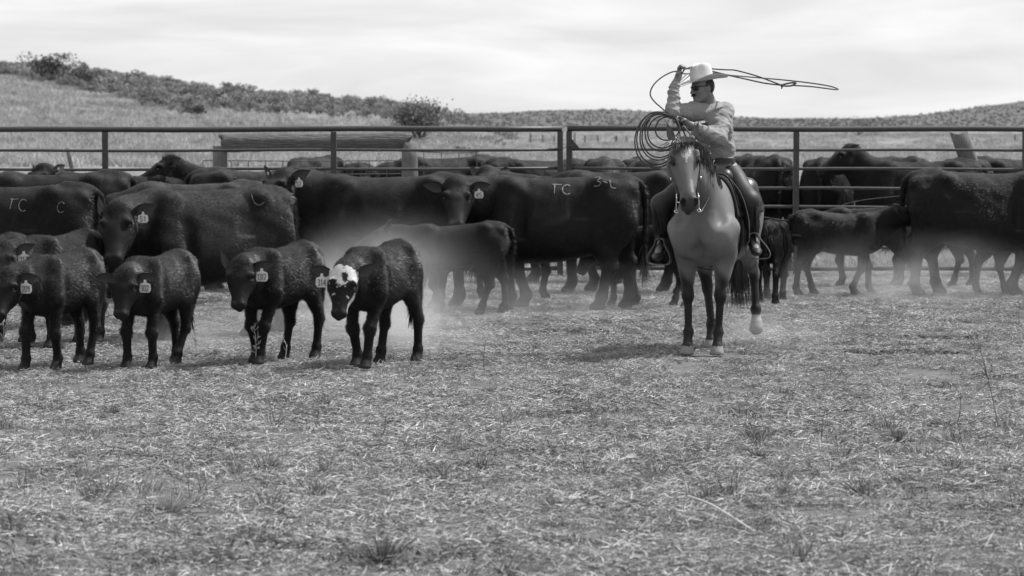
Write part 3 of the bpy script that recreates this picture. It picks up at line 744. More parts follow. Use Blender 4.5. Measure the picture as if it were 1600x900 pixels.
    # tail
    tb = np.array([tor[0, 0]+.02*sc_, 0, tor[1, 2]-.01]); tw = tail
    tp = smooth_path([tb+np.array([.06*sc_, 0, .03*sc_]), tb+np.array([-.05*sc_, tw[0]*.1, -.03*sc_]), tb+np.array([-.08*sc_, tw[0]*.4, -.30*sc_]), tb+np.array([-.06*sc_-tw[1]*.5, tw[0]*.8, -.58*sc_]), tb+np.array([-.05*sc_-tw[1], tw[0], -.80*sc_])], 3)
    rr = np.interp(np.linspace(0, 1, len(tp)), [0, .15, .5, 1], [.05*sc_, .04*sc_, .028*sc_, .02*sc_])
    s.chain(tp, np.maximum(rr, h*.95), .02)
    s.f = s.f-0.0
    # plane cut at the ground
    z = s.ax[2][None, None, :]; s.f = np.maximum(s.f, -(z+.0))
    V, Q = s.mesh()
    # slight hide unevenness
    ph = rng.random(9)*6
    N, _ = vnormals(V, Q)
    dsp = (np.sin(V[:, 0]*17+ph[0]+3*np.sin(V[:, 2]*9+ph[1]))*np.sin(V[:, 2]*15+ph[2])+.6*np.sin(V[:, 0]*41+ph[3]+V[:, 2]*22)*np.sin(V[:, 1]*30+ph[4]))*.004*sc_
    lowz = np.clip((V[:, 2]-.3*sc_)/.3, 0, 1)
    V = V+N*(dsp*lowz)[:, None]
    # colours
    rel = V-poll; a = rel@HX; b = rel@HY; c = rel@HZ
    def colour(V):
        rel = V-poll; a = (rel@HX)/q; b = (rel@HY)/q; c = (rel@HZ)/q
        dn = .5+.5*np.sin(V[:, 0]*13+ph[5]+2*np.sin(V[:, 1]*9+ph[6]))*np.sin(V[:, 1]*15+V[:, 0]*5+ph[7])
        col = base+(.016*np.clip((N[:, 2]-.25)/.6, 0, 1)**1.5*(.35+.9*dn))*(1+dusty)+.006*np.clip((.35*sc_-V[:, 2])/.3, 0, 1)   # sunlit back painted into the coat colour, with dust; dust on the lower legs
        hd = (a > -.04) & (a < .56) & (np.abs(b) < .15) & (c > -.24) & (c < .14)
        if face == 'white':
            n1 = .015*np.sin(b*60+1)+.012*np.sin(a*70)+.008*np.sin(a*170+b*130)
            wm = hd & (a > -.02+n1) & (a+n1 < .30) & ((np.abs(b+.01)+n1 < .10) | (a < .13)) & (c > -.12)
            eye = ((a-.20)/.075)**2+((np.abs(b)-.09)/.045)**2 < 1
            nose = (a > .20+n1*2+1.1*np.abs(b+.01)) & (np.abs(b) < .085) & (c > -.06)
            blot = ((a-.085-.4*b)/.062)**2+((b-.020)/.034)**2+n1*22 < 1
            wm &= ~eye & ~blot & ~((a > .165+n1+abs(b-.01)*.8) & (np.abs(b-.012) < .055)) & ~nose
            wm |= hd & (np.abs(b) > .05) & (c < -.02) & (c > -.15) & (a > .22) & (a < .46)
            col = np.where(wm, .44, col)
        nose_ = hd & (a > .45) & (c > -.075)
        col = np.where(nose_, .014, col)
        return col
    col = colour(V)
    for hf in hoof_pts:
        m = (np.abs(V[:, 0]-hf[0]-.01) < .1*sc_) & (np.abs(V[:, 1]-hf[1]) < .09*sc_) & (V[:, 2] < hf[2]+.062*sc_)
        col = np.where(m, .035, col)
    # ears
    Vs = [V]; Qs = [Q]; Cs = [col]; off = len(V); earpos = {}
    for sy, (ea, eb) in zip((1, -1), ears):     # left, right; ea = raise (deg), eb = back (deg)
        bp = H(0, sy*.125*q, .012*q)
        d = HY*sy*math.cos(R(ea))*math.cos(R(eb))+HZ*math.sin(R(ea))-HX*math.sin(R(eb))*math.cos(R(ea))
        fc = nrm([HX[0], HX[1], 0])*1.0+HX*.25+np.array([0, 0, -.12])+HY*sy*math.sin(R(eb))*.8
        Ve, Qe = leaf_ear(bp, d, fc, T['ear'][0], T['ear'][1], thick=.012*q)
        Vs.append(Ve); Qs.append(Qe+off); Cs.append(np.concatenate([np.full(len(Ve)//2, .045), np.full(len(Ve)-len(Ve)//2, base)])); off += len(Ve); earpos[sy] = (bp, d, fc)
    nb = len(V)
    Vb = np.concatenate(Vs); Qb = np.concatenate(Qs); Cb = np.concatenate(Cs)
    # fur
    cnt, fl, fw = T['fur']
    def lenf(P):
        rel = P-poll; a = (rel@HX)/q; c = (rel@HZ)/q; b = (rel@HY)/q
        L = np.ones(len(P)); hd = (a > -.05) & (a < .56) & (np.abs(b) < .16) & (c > -.24)
        L = np.where(hd & (a > .12), .35, L); L = np.where(hd & (a > .44), .0, L)
        L = np.where(hd & (a < .06) & (c > .03), 1.5*tuft, L)
        if face == 'white': L = np.where(hd, .35, L)
        L = np.where(P[:, 2] < .08*sc_, 0, L); L = np.where((P[:, 2] < .42*sc_), L*.4, L)
        L = np.where(P[:, 0] < tor[0, 0]-.0, L*1.7, L)
        return L
    ft_, fq, fr = make_fur(V, Q, int(cnt*furm), fl, fw, lambda P: np.stack([-np.ones(len(P)), np.zeros(len(P)), -.55*np.ones(len(P))], 1), lift=.5, lenfn=lenf, rng=rng)
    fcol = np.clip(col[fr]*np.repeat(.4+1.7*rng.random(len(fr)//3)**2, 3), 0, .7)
    # tail switch
    sw = []; t0 = np.array(tp[-1]); t1 = np.array(tp[-4])
    for i in range(260 if adult else 150):
        st = t1+(t0-t1)*rng.random(); d = nrm(np.array([rng.normal(0, .16), rng.normal(0, .16), -1])); L = (.34 if adult else .17)*(.5+.6*rng.random())
        wv = nrm(np.cross(d, rng.normal(0, 1, 3)))*.005; sw += [st-wv, st+wv, st+d*L]
    sw = np.array(sw); ef = []; 
    Vall = np.concatenate([Vb, ft_, sw]); o1 = len(Vb); o2 = o1+len(ft_)
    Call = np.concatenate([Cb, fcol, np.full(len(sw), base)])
    Tall = np.concatenate([fq+o1, np.arange(len(sw)).reshape(-1, 3)+o2])
    root = empty(name, (pos[0], pos[1], .012), R(yaw)); root.scale = (scale,)*3
    if pos[1] < 34:
        for hf in hoof_pts: HOOVES.append((pos[0]+scale*(hf[0]*math.cos(R(yaw))-hf[1]*math.sin(R(yaw))), pos[1]+scale*(hf[0]*math.sin(R(yaw))+hf[1]*math.cos(R(yaw))), .10))
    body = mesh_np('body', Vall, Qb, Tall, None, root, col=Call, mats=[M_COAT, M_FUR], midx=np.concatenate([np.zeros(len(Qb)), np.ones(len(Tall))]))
    # eyes
    for sy in (1, -1):
        e = MB(); cpt = H(.158*q, sy*.108*q, .022*q); r = T['eye']*1.05
        for i in range(7):
            for j in range(10):
                th = math.pi*i/6; pj = 2*math.pi*j/10; e.v.append(tuple(cpt+r*np.array([math.sin(th)*math.cos(pj), math.sin(th)*math.sin(pj), math.cos(th)]))); e.c.append(1)
        for i in range(6):
            for j in range(10): e.q.append((i*10+j, i*10+(j+1) % 10, (i+1)*10+(j+1) % 10, (i+1)*10+j))
        e.build('eye', M_EYE, root)
    for ch in tags:
        sy = 1 if ch in 'Ll' else -1; bp, d, fc = earpos[sy]
        if ch in 'LR':
            tp_ = bp+d*T['ear'][0]*.42+nrm(fc)*.012-np.array([0, 0, .018])
            tag_mesh(root, tp_, (0, 0, 1), fc*.8+np.array([HX[0], HX[1], 0])*.6, 1.0 if not adult else .95, num)
        else:                                    # small round button tag
            b_ = MB(); b_.tube([bp+d*T['ear'][0]*.45+nrm(fc)*.004, bp+d*T['ear'][0]*.45+nrm(fc)*.012], .017, 10); b_.build('button_tag', M_TAG, root, smooth=False)
    if brands:
        bvh = BVHTree.FromPolygons([tuple(v) for v in V], [tuple(map(int, qq)) for qq in Q])
        for (txt, bx, bz, side, sz, wdt, slant) in brands:
            mb = MB(); up = np.array([0, 0, 1.])
            N0_ = np.array([0, side*math.cos(R(35)), math.sin(R(35))]); rt = np.array([-side*1., 0, 0]); upv = np.cross(N0_, rt)*1.0
            if upv[2] < 0: upv = -upv
            cx = 0
            for chh in txt:
                for stq in GLY[chh]:
                    pp = [np.array([bx, side*.30, bz])+rt*sz*(cx+x+slant*y)+upv*sz*y for x, y in stq]
                    pp = smooth_path(pp, 3); v_, q_ = ribbon_on(bvh, pp, wdt, N0_, .012)
                    if len(v_) > 2: mb.add(v_, q_)
                cx += 1.35 if chh != '-' else 1.0
            if mb.v: mb.build('brand', M_BRAND, root)
    return root
# ================================================================== THE HERD
def place(px, py): return G(px, py)
def animal(kind, sp, px, py, yaw, label, group=None, cat=None, **kw):
    P_ = G(px, py)
    kw.setdefault('furm', 1.0 if P_[1] < 28 else .6 if P_[1] < 34 else .22); o = bovine(kind, sp, P_, yaw, **kw); tag(o, label, cat or kind, group or ('black calves' if kind == 'calf' else 'black cows')); return o
FC = 'black calves driven in front of the herd'
# front row of calves (px,py = ground point under the middle of the body)
animal('calf', CALF, 96, 576, -113, 'black calf leftmost of the front row, head low at the left picture edge', FC, neck=(-8, 2), head=(8, -50, 4), tags='L', num='209', ears=((0, 0), (0, 5)), feet=((-.06, 0, -.01), (.12, 0, .01), (.14, 0), (-.06, 0)), seed=1, scale=.97)
animal('calf', CALF, 248, 574, -112, 'black calf second in the front row, both ears flat out', FC, neck=(14, 6), head=(14, -56, 0), tags='L', num='302', ears=((0, -3), (0, -6)), feet=((.02, 0), (.08, 0), (.20, 0, -.04), (-.04, 0, .03)), seed=2, scale=.95)
animal('calf', CALF, 438, 566, -118, 'black calf third in the front row, one ear raised, numbered tag beside its cheek', FC, neck=(14, 8), head=(24, -54, 4), tags='L', num='1317', ears=((0, 4), (10, 55)), feet=((.10, 0, -.06), (-.04, 0, .02), (.02, 0), (.20, 0, .02)), seed=3, scale=1.0)
animal('calf', CALF, 594, 572, -113, 'black calf with a white blotched face at the right end of the front row', FC, neck=(6, 0), head=(14, -56, -8), tags='R', num='314', face='white', ears=((5, 28), (0, 4)), feet=((.10, 0, -.04), (-.02, 0, .03), (-.02, 0, .02), (.22, 0, .02)), seed=4, scale=1.03)
animal('calf', CALF, 95, 542, -118, 'black calf behind the leftmost front calf, pointed ear with a small pale tag', neck=(-5, 10), head=(15, -40, 0), tags='L', ears=((0, 30), (0, 30)), seed=5, scale=1.04)
animal('calf', CALF, -25, 540, -125, 'black calf cut off by the left picture edge behind the leftmost front calf', neck=(0, 5), head=(15, -50, 0), seed=6, feet=((.1, 0), (-.1, 0), (0, 0), (.1, 0)))
# cows of the left group
animal('cow', ADULT, 315, 528, -148, 'big black cow facing the camera behind the second front calf, round and hanging ear tags', neck=(36, 8), head=(54, -50, 4), tags='L', num='51', ears=((0, 15), (0, 62)), brands=[('J', -.42, 1.24, 1, .09, .009, 0)], feet=((.1, 0), (-.15, 0), (.25, 0), (-.25, 0)), seed=7, scale=.97)
animal('cow', ADULT, 20, 508, 165, 'black cow broadside at the left picture edge with a pale brand on its hip', brands=[('TC', -.1, 1.14, 1, .075, .009, 0), ('C', -.62, 1.12, 1, .065, .008, 0)], neck=(0, 0), head=(0, -40, 0), seed=8, scale=.97)
animal('cow', ADULT, 80, 468, 175, 'black cow in the second rank at the left edge, only its back line showing', neck=(5, -5), head=(0, -40, 0), seed=9)
animal('cow', ADULT, 300, 472, 172, 'black cow with dusty patches on its back behind the big tagged cow', neck=(5, -8), head=(0, -40, 0), seed=10, base=.026, scale=.93)
animal('cow', ADULT, 420, 455, -8, 'black cow behind the dusty one, its back line sloping to the right', neck=(-5, -10), head=(0, -50, 0), seed=11)
animal('cow', ADULT, 600, 482, 178, 'long black cow broadside behind the rising dust, head turned with a tagged ear', neck=(20, 24), head=(50, -32, 0), tags='Lr', num='52', ears=((10, 30), (30, 20)), feet=((.2, 0), (-.1, 0), (.1, 0), (-.1, 0)), seed=12)
animal('cow', ADULT, 862, 484, 176, 'black branded cow in the middle, head turned to the camera beside the rider', tags='L', num='45', neck=(40, 16), head=(94, -46, 0), ears=((0, 8), (0, 8)), brands=[('TC', -.02, 1.21, 1, .078, .013, 0), ('3-L', -.46, 1.30, 1, .062, .012, 0)], feet=((.02, 0), (-.12, 0), (.16, 0), (-.12, 0)), seed=13, tail=(0, .02))
animal('cow', ADULT, 965, 458, 168, 'black cow behind the branded one, only its pale marked rump showing at its tail', neck=(0, 0), head=(0, -40, 0), seed=14, feet=((.1, 0), (-.1, 0), (-.1, 0), (.15, 0)), brands=[('c', -.75, 1.22, 1, .09, .03, 0)])
# heads behind the left group
animal('cow', ADULT, 190, 438, 190, 'black cow behind the left group, only its two dark ears with a button tag showing', neck=(12, 32), head=(60, -30, 0), tags='l', ears=((0, 60), (0, 55)), seed=15, scale=.93, furm=.8, tuft=2.5)
animal('cow', ADULT, 390, 437, 182, 'black cow with a shaggy poll resting its head on the backs of the left group', neck=(0, 36), head=(10, -25, 0), ears=((10, 30), (0, 20)), seed=16, tuft=4.0, scale=.97, furm=.9)
animal('cow', ADULT, 885, 442, 182, 'black cow hidden behind the branded one, its upright ears sticking up over that head', neck=(10, 30), head=(90, -30, 0), ears=((0, 40), (0, 60)), seed=17, scale=.93)
# calves of the middle rank
animal('calf', CALF, 712, 492, 180, 'black calf broadside in the dust before the branded cow, facing left', feet=((.1, 0), (-.12, 0), (.14, 0), (-.1, 0)), neck=(0, 14), head=(5, -20, 0), ears=((40, 30), (40, 30)), seed=18, scale=.98)
animal('calf', CALF, 485, 470, 60, 'black calf seen from behind between the big tagged cow and the dust cloud', neck=(0, 0), head=(0, -40, 0), seed=19)
animal('calf', CALF, 1010, 480, 150, 'black calf standing between the branded cow and the horse', neck=(0, -10), head=(0, -60, 0), seed=20, feet=((.1, 0), (-.1, 0), (-.15, 0), (.1, 0)), scale=.93)
animal('calf', CALF, 810, 468, 0, 'black calf half hidden behind the branded cow, only its legs showing under her belly', neck=(0, -10), head=(0, -50, 0), seed=21)
# right of the horse
animal('calf', CALF, 1206, 472, 78, 'black calf walking away just right of the horse', neck=(0, -5), head=(0, -50, 0), seed=22, feet=((.1, 0), (-.1, 0), (.1, 0), (-.12, 0)), scale=.93)
animal('calf', CALF, 1312, 462, 10, 'black calf broadside right of the fence post, head lifted towards the big cow', neck=(0, 30), head=(-10, -8, 0), ears=((20, 30), (20, 30)), seed=23, feet=((.1, 0), (-.15, 0), (.12, 0), (-.12, 0)), scale=1.0)
animal('calf', CALF, 1352, 448, 172, 'black calf half hidden behind the calf with the lifted head', neck=(0, -5), head=(0, -40, 0), seed=24, scale=1.0)
animal('cow', ADULT, 1545, 462, -6, 'big black cow broadside at the right, tail hanging at its left end', neck=(0, 5), head=(0, -35, 0), seed=25, feet=((.1, 0), (-.15, 0), (.1, 0), (-.15, 0)))
animal('calf', CALF, 1600, 460, 15, 'black calf cut off by the right picture edge in front of the big right cow', neck=(0, 5), head=(0, -40, 0), seed=26, feet=((.1, 0), (-.1, 0), (-.14, 0), (.12, 0)), scale=.98)
animal('calf', CALF, 1450, 448, 168, 'black calf standing behind the hind legs of the big right cow', neck=(0, -10), head=(0, -50, 0), seed=40, feet=((.1, 0), (-.1, 0), (.1, 0), (-.1, 0)))
# beyond the fence
BG = 'black cows standing beyond the pipe fence'
animal('cow', ADULT, 492, 380, 250, 'black cow below the log crossbeam with its rump towards the camera', BG, neck=(0, -10), head=(0, -50, 0), seed=27, scale=.98)
animal('cow', ADULT, 560, 378, 95, 'black cow with a white face grazing behind the fence post under the log', BG, neck=(60, -12), head=(170, -40, 0), face='white', ears=((10, 10), (10, 10)), seed=28, scale=.9)
animal('cow', ADULT, 690, 386, 200, 'black cow beyond the wire mesh, rounded back just left of the twitching ears', BG, neck=(0, 0), head=(0, -40, 0), seed=29)
animal('cow', ADULT, 850, 398, 20, 'black cow beyond the fence just left of the gap, back sloping to the right', BG, neck=(0, -5), head=(0, -40, 0), seed=30)
animal('cow', ADULT, 945, 400, -90, 'black cow facing the camera beyond the fence, shaggy poll above the branded rump', BG, neck=(0, -2), head=(0, -30, 0), ears=((0, 5), (0, 5)), seed=31, tuft=3.0, furm=.7)
animal('cow', ADULT, 1010, 400, -80, 'black cow facing the camera beyond the fence, hidden behind the coiled rope', BG, neck=(0, -2), head=(0, -30, 0), ears=((5, 10), (5, 10)), seed=32)
animal('cow', ADULT, 1196, 396, 97, 'black cow seen from behind beyond the fence, right beside the rider', BG, neck=(0, -10), head=(0, -40, 0), seed=33, scale=1.02)
animal('cow', ADULT, 1168, 385, -95, 'black cow beyond the fence with a tagged ear showing at the rider hip', BG, neck=(0, 0), head=(0, -40, 0), tags='L', seed=34)
animal('cow', ADULT, 1288, 398, 80, 'black cow seen from behind beyond the fence, right of the fence post', BG, neck=(0, -10), head=(0, -40, 0), seed=35)
animal('cow', ADULT, 1432, 405, 180, 'black cow lifting its head over the others beyond the right fence panel', BG, neck=(4, 42), head=(8, -28, 0), ears=((20, 20), (20, 20)), seed=36, furm=.6)
animal('cow', ADULT, 1405, 392, 100, 'black cow rump between the lifted head and the big right cow', BG, neck=(0, -10), head=(0, -40, 0), seed=37)
animal('cow', ADULT, 1510, 398, -90, 'black cow behind the split pale post, one ear out on either side', BG, neck=(0, 4), head=(0, -40, 0), ears=((0, 5), (0, 5)), seed=38)
animal('cow', ADULT, 1600, 394, 10, 'black cow at the right edge beyond the fence, back rising behind the big cow', BG, neck=(0, -10), head=(0, -40, 0), seed=39)
# ================================================================== HORSE
M_HORSE = material('horse_coat', rough=.55, spec=.2, nscale=11, nvar=.28, bump=.002, bscale=90, usecol=True)
M_HAIR = material('dark_horse_hair', base=.016, rough=.45, spec=.4, nscale=25, nvar=.6)
HP = np.array([(1117-800)/F*26.3, 26.3, 0]); HYAW = R(-104)
hc, hs = math.cos(HYAW), math.sin(HYAW)
def h2w(p_): p_ = np.asarray(p_, float); return np.array([HP[0]+hc*p_[0]-hs*p_[1], HP[1]+hs*p_[0]+hc*p_[1], p_[2]])
def w2h(p_): d = np.asarray(p_, float)-HP; return np.array([hc*d[0]+hs*d[1], -hs*d[0]+hc*d[1], d[2]])
def build_horse():
    s = SDF((-1.15, -.5, -.03), (1.35, .5, 2.05), .0135)
    s.loft((0, 0, 0), (1, 0, 0), (0, 0, 1), [(-.90, .06, 1.22, 1.02), (-.85, .15, 1.33, .92), (-.72, .245, 1.43, .86), (-.52, .285, 1.465, .82), (-.28, .285, 1.43, .76), (0, .285, 1.41, .72),
            (.22, .255, 1.46, .73), (.40, .222, 1.49, .75), (.55, .198, 1.42, .79), (.66, .16, 1.30, .85), (.73, .09, 1.16, .95)], p=2.15, egg=.18, k=.07)
    for y in (1, -1):
        s.cap((.28, y*.11, 1.38), (.56, y*.165, 1.05), .10, .15, .1, (0, 1, 0), .68)
        s.ball((.62, y*.105, .99), .13, k=.07, sc3=(.13, .11, .16)); s.cap((.56, y*.175, 1.02), (.42, y*.175, .86), .13, .115, .06, (0, 1, 0), .75)
        s.ball((-.62, y*.15, 1.20), .2, k=.12, sc3=(.25, .15, .22)); s.ball((-.45, y*.2, 1.38), .05, k=.1)
    s.ball((.735, 0, .95), .03, k=.05, mode='cut', sc3=(.10, .02, .22))
    for y in (1, -1):
        s.ball((.66, y*.155, 1.235), .03, k=.09, mode='cut', sc3=(.05, .05, .11)); s.ball((.70, y*.02, .86), .03, k=.05, mode='cut', sc3=(.03, .03, .05)); s.ball((.52, y*.235, 1.07), .07, k=.08); s.ball((.40, y*.16, .80), .05, k=.04, sc3=(.05, .04, .12))
    # neck and head
    poll = np.array([.84, -.12, 1.765]); hy, hp = R(22), R(-58)
    HX = np.array([math.cos(hp)*math.cos(hy), math.cos(hp)*math.sin(hy), math.sin(hp)]); HY = np.array([-math.sin(hy), math.cos(hy), 0]); HZ = np.cross(HX, HY)
    rl = R(4); HY, HZ = HY*math.cos(rl)+HZ*math.sin(rl), HZ*math.cos(rl)-HY*math.sin(rl)
    N0 = np.array([.46, 0, 1.18]); md = np.array([.68, 0, 1.46]); u = (0, 1, 0)
    s.cap(N0, md, .29, .20, .10, u, .62); s.cap(md, poll-HX*-.02-HZ*.07, .20, .115, .06, u, .58)
    H = lambda a, b, c: poll+HX*a+HY*b+HZ*c
    s.loft(poll, HX, HZ, [(-.06, .05, .03, -.08), (0, .085, .055, -.16), (.07, .108, .075, -.22), (.15, .118, .08, -.25), (.24, .095, .066, -.225), (.34, .070, .052, -.165), (.44, .064, .040, -.135), (.515, .072, .028, -.13), (.565, .066, .0, -.12), (.59, .04, -.03, -.10)], p=2.3, egg=.05, k=.035)
    for y in (1, -1):
        s.cap(H(.10, y*.10, .05), H(.18, y*.108, .04), .025, .022, .03); s.ball(H(.165, y*.122, .022), .020, k=.02, mode='cut')
        s.cap(H(.22, y*.095, -.02), H(.40, y*.062, -.01), .022, .012, .03)
        s.ball(H(.12, y*.085, -.13), .085, k=.04, sc3=(.11, .045, .10), X=HX, Z=HZ)
        s.ball(H(.535, y*.050, .0), .03, k=.02); s.ball(H(.548, y*.054, .014), .018, k=.010, mode='cut', sc3=(.026, .016, .026), X=HX+HZ*.3, Z=HZ)
        s.cap(H(-.005, y*.065, .02), H(-.03, y*.075, .05), .035, .03, .03)
    s.cap(H(.49, 0, -.125), H(.555, 0, -.135), .035, .032, .02)
    s.cap(H(.50, -.045, -.10), H(.575, -.03, -.095), .006, .006, .01)
    # legs
    hoofs = []
    for y, hx, hyy, hz in ((1, .50, .115, 0.), (-1, .53, -.135, 0.)):
        sh = np.array([.46, y*.17, 1.02]); el = np.array([.42, y*.165, .86]); hf = np.array([hx, hyy, hz]); ft = hf+np.array([-.05, 0, .19]); kn = np.array([(el[0]+ft[0])/2+.02, (y*.15+hyy)/2, .50])
        s.cap(sh, el, .14, .115, .06, u, .7); s.cap(el, kn+np.array([0, 0, .06]), .105, .052, .04, u, .85); s.ball(kn, .055, k=.025, sc3=(.058, .055, .07)); s.ball(el+(kn-el)*.35, .07, k=.05, sc3=(.075, .06, .12))
        s.cap(kn, ft, .042, .036, .02, u, .85); s.ball(ft, .045, k=.025); s.cap(ft, hf+np.array([0, 0, .07]), .037, .042, .02)
        s.cap(hf+np.array([.0, 0, .065]), hf+np.array([.018, 0, .012]), .050, .063, .012); hoofs.append(hf)
    for y, st, hk, ft, hf in ((1, (-.42, .19, .92), (-.80, .21, .62), (-.74, .235, .315), (-.72, .245, .195)), (-1, (-.34, -.18, .90), (-.42, -.14, .52), (-.30, -.08, .20), (-.24, -.075, 0))):
        hip = np.array([-.58, y*.15, 1.15]); st, hk, ft, hf = map(lambda q_: np.array(q_, float), (st, hk, ft, hf))
        s.cap(hip, st, .23, .16, .08, u, .62); s.cap(hip+np.array([-.12, 0, -.12]), (hk+st)/2+np.array([-.05, 0, 0]), .17, .085, .08, u, .7); s.cap(st, hk, .14, .052, .05, u, .75)
        s.ball(hk, .055, k=.03, sc3=(.062, .045, .075)); s.cap(hk, ft, .044, .038, .02, u, .85); s.ball(ft, .047, k=.025)
        if y > 0:
            s.cap(ft, hf, .038, .042, .02); s.cap(hf, hf+np.array([.0, .0, -.045])+np.array([.015, 0, 0]), .052, .062, .012)
        else:
            s.cap(ft, hf+np.array([0, 0, .07]), .037, .042, .02); s.cap(hf+np.array([0, 0, .065]), hf+np.array([.018, 0, .012]), .050, .063, .012)
        hoofs.append(hf)
    s.cap((-.86, 0, 1.34), (-.95, 0, 1.22), .05, .035, .05)
    s.f = np.maximum(s.f, -s.ax[2][None, None, :])
    V, Q = s.mesh()
    rel = V-poll; a = rel@HX; b = rel@HY; c = rel@HZ
    hd = (a > -.08) & (a < .62) & (np.abs(b) < .16) & (c > -.28) & (c < .13)
    wob = .02*np.sin(V[:, 1]*37+V[:, 2]*23)+.015*np.sin(V[:, 0]*51)
    col = np.full(len(V), .122)*(1+.18*np.sin(V[:, 0]*9+V[:, 2]*7+1)*np.sin(V[:, 1]*11+V[:, 2]*5))
    lim = np.where(V[:, 0] > 0, .56, .60); fade = np.clip((V[:, 2]-lim-wob*2)/.14, 0, 1); col = .014+(col-.014)*fade
    col = np.where(hd, .095+.045*np.clip((c-.02)/.05, 0, 1)*(np.abs(b) < .07), col)
    star = hd & ((((a-.115)/.055)**2+((b-.005)/.045)**2 < 1+wob*12) | ((a > .10) & (a < .21) & (np.abs(b-.006) < .022-.16*(a-.11)))) & (c > -.02)
    col = np.where(star, .36, col)
    snip = hd & (((a-.42)/.06)**2+((b+-.03)/.014)**2 < 1+wob*14) & (c > 0); col = np.where(snip, .21, col)
    nose = np.clip((a-.45)/.07, 0, 1)*hd; col = np.where(snip, col, col*(1-nose)+.04*nose)
    eyeb = hd & (((a-.168)/.05)**2+((np.abs(b)-.12)/.045)**2+((c-.03)/.045)**2 < 1); col = np.where(eyeb, .022, col); nst = hd & (((a-.545)/.035)**2+((np.abs(b)-.052)/.022)**2 < 1) & (c > -.03); col = np.where(nst, .008, col)
    for i, hf in enumerate(hoofs):
        d = np.hypot(V[:, 0]-hf[0]-.008, V[:, 1]-hf[1]); m_ = (d < .095) & (V[:, 2] < hf[2]+(.075 if i != 2 else .02)) & (V[:, 2] > hf[2]-.14)
        col = np.where(m_, .20, col)
        if i == 2: col = np.where((d < .075) & (V[:, 2] < hf[2]+.07) & (V[:, 2] >= hf[2]+.02), .30, col)
    Vs, Qs, Cs, off = [V], [Q], [col], len(V)
    for y in (1, -1):
        d = HY*y*.50-HX*.45+np.array([0, 0, .80])+HZ*.1
        Ve, Qe = leaf_ear(H(-.015, y*.072, .04), d, np.array([1, .1-y*-.30, 0]), .185, .036, tip=.30, tk=.88, cup=.7, thick=.008, n=12)
        Vs.append(Ve); Qs.append(Qe+off); Cs.append(np.concatenate([np.full(len(Ve)//2, .10), np.full(len(Ve)-len(Ve)//2, .14)])); off += len(Ve)
    Vb = np.concatenate(Vs); Qb = np.concatenate(Qs); Cb = np.concatenate(Cs)
    rng = np.random.default_rng(4)
    ft_, fq, fr = make_fur(V, Q, 30000, .010, .0028, lambda P: np.stack([-np.ones(len(P)), 0*P[:, 0], -.8*np.ones(len(P))], 1), lift=.18, rng=rng,
                           lenfn=lambda P: np.where(P[:, 2] < .1, 0, np.where((P[:, 2] < .3), 1.3, .9)))
    root = empty('horse', HP+np.array([0, 0, .012]), HYAW)
    for hf in hoofs[:2]+hoofs[3:]: q_ = HP+np.array([hc*hf[0]-hs*hf[1], hs*hf[0]+hc*hf[1], 0]); HOOVES.append((q_[0], q_[1], .16)); tag(root, 'buckskin horse with black legs and pale star walking towards the camera under the rider', 'horse')
    mesh_np('body', np.concatenate([Vb, ft_]), Qb, fq+len(Vb), M_HORSE, root, col=np.concatenate([Cb, col[fr]*np.repeat(.85+.3*rng.random(len(fr)//3), 3)]))
    for y in (1, -1):
        e = MB(); cpt = H(.165, y*.114, .022); r = .021
        for i in range(9):
            for j in range(12):
                th = math.pi*i/8; pj = 2*math.pi*j/12; e.v.append(tuple(cpt+r*np.array([math.sin(th)*math.cos(pj), math.sin(th)*math.sin(pj), math.cos(th)]))); e.c.append(1)
        for i in range(8):
            for j in range(12): e.q.append((i*12+j, i*12+(j+1) % 12, (i+1)*12+(j+1) % 12, (i+1)*12+j))
        e.build('eye', M_EYE, root)
    # forelock, mane, tail
    def lock(mb, p0, pts, wd):
        P = smooth_path([p0]+pts, 4); n = len(P)
        for i in range(n-1):
            pass
        V = []; 
        for i, q_ in enumerate(P):
            d = nrm(P[min(i+1, n-1)]-P[max(i-1, 0)]); wv = nrm(np.cross(d, np.array([1, .3, .2]))); ww = wd*(1-(i/(n-1))**2)*.5+.0004; V += [q_-wv*ww, q_+wv*ww]
        mb.add(V, [(2*i, 2*i+1, 2*i+3, 2*i+2) for i in range(n-1)])
    mb = MB()
    for i in range(120):
        y0 = rng.normal(0, .030); p0 = H(-.045+rng.normal(0, .012), y0, .05); y1 = y0*1.9+rng.normal(0, .018)-.012; L = rng.uniform(.03, .115)*(1.2 if y0 < 0 else .55)
        lock(mb, p0, [H(.03, (y0+y1)/2, .105+rng.normal(0, .006)), H(.03+L*.5, y1, .10+rng.normal(0, .006)), H(.03+L, y1*1.2, .088+rng.normal(0, .008))], .006)
    mb.build('forelock', M_HAIR, root, smooth=False)
    mb = MB()
    crest = [poll+np.array([-.05, 0, .035]), np.array([.74, 0, 1.72]), np.array([.60, 0, 1.64]), np.array([.45, 0, 1.535])]
    cp = smooth_path(crest, 10)
    for i in range(620):
        q_ = cp[rng.integers(len(cp))]; sd_ = 1 if rng.random() < .85 else -1; L = rng.uniform(.14, .30)
        out = .085+.05*(1.72-q_[2])/.2
        lock(mb, q_+np.array([0, rng.normal(0, .012), 0]), [q_+np.array([rng.normal(.02, .015), sd_*.055, .02]), q_+np.array([rng.normal(.03, .02), sd_*out, -L*.45]), q_+np.array([rng.normal(.04, .03), sd_*(out+.025), -L])], .008)
    mb.build('mane', M_HAIR, root, smooth=False)
    mb = MB(); dock = np.array([-.93, 0, 1.25])
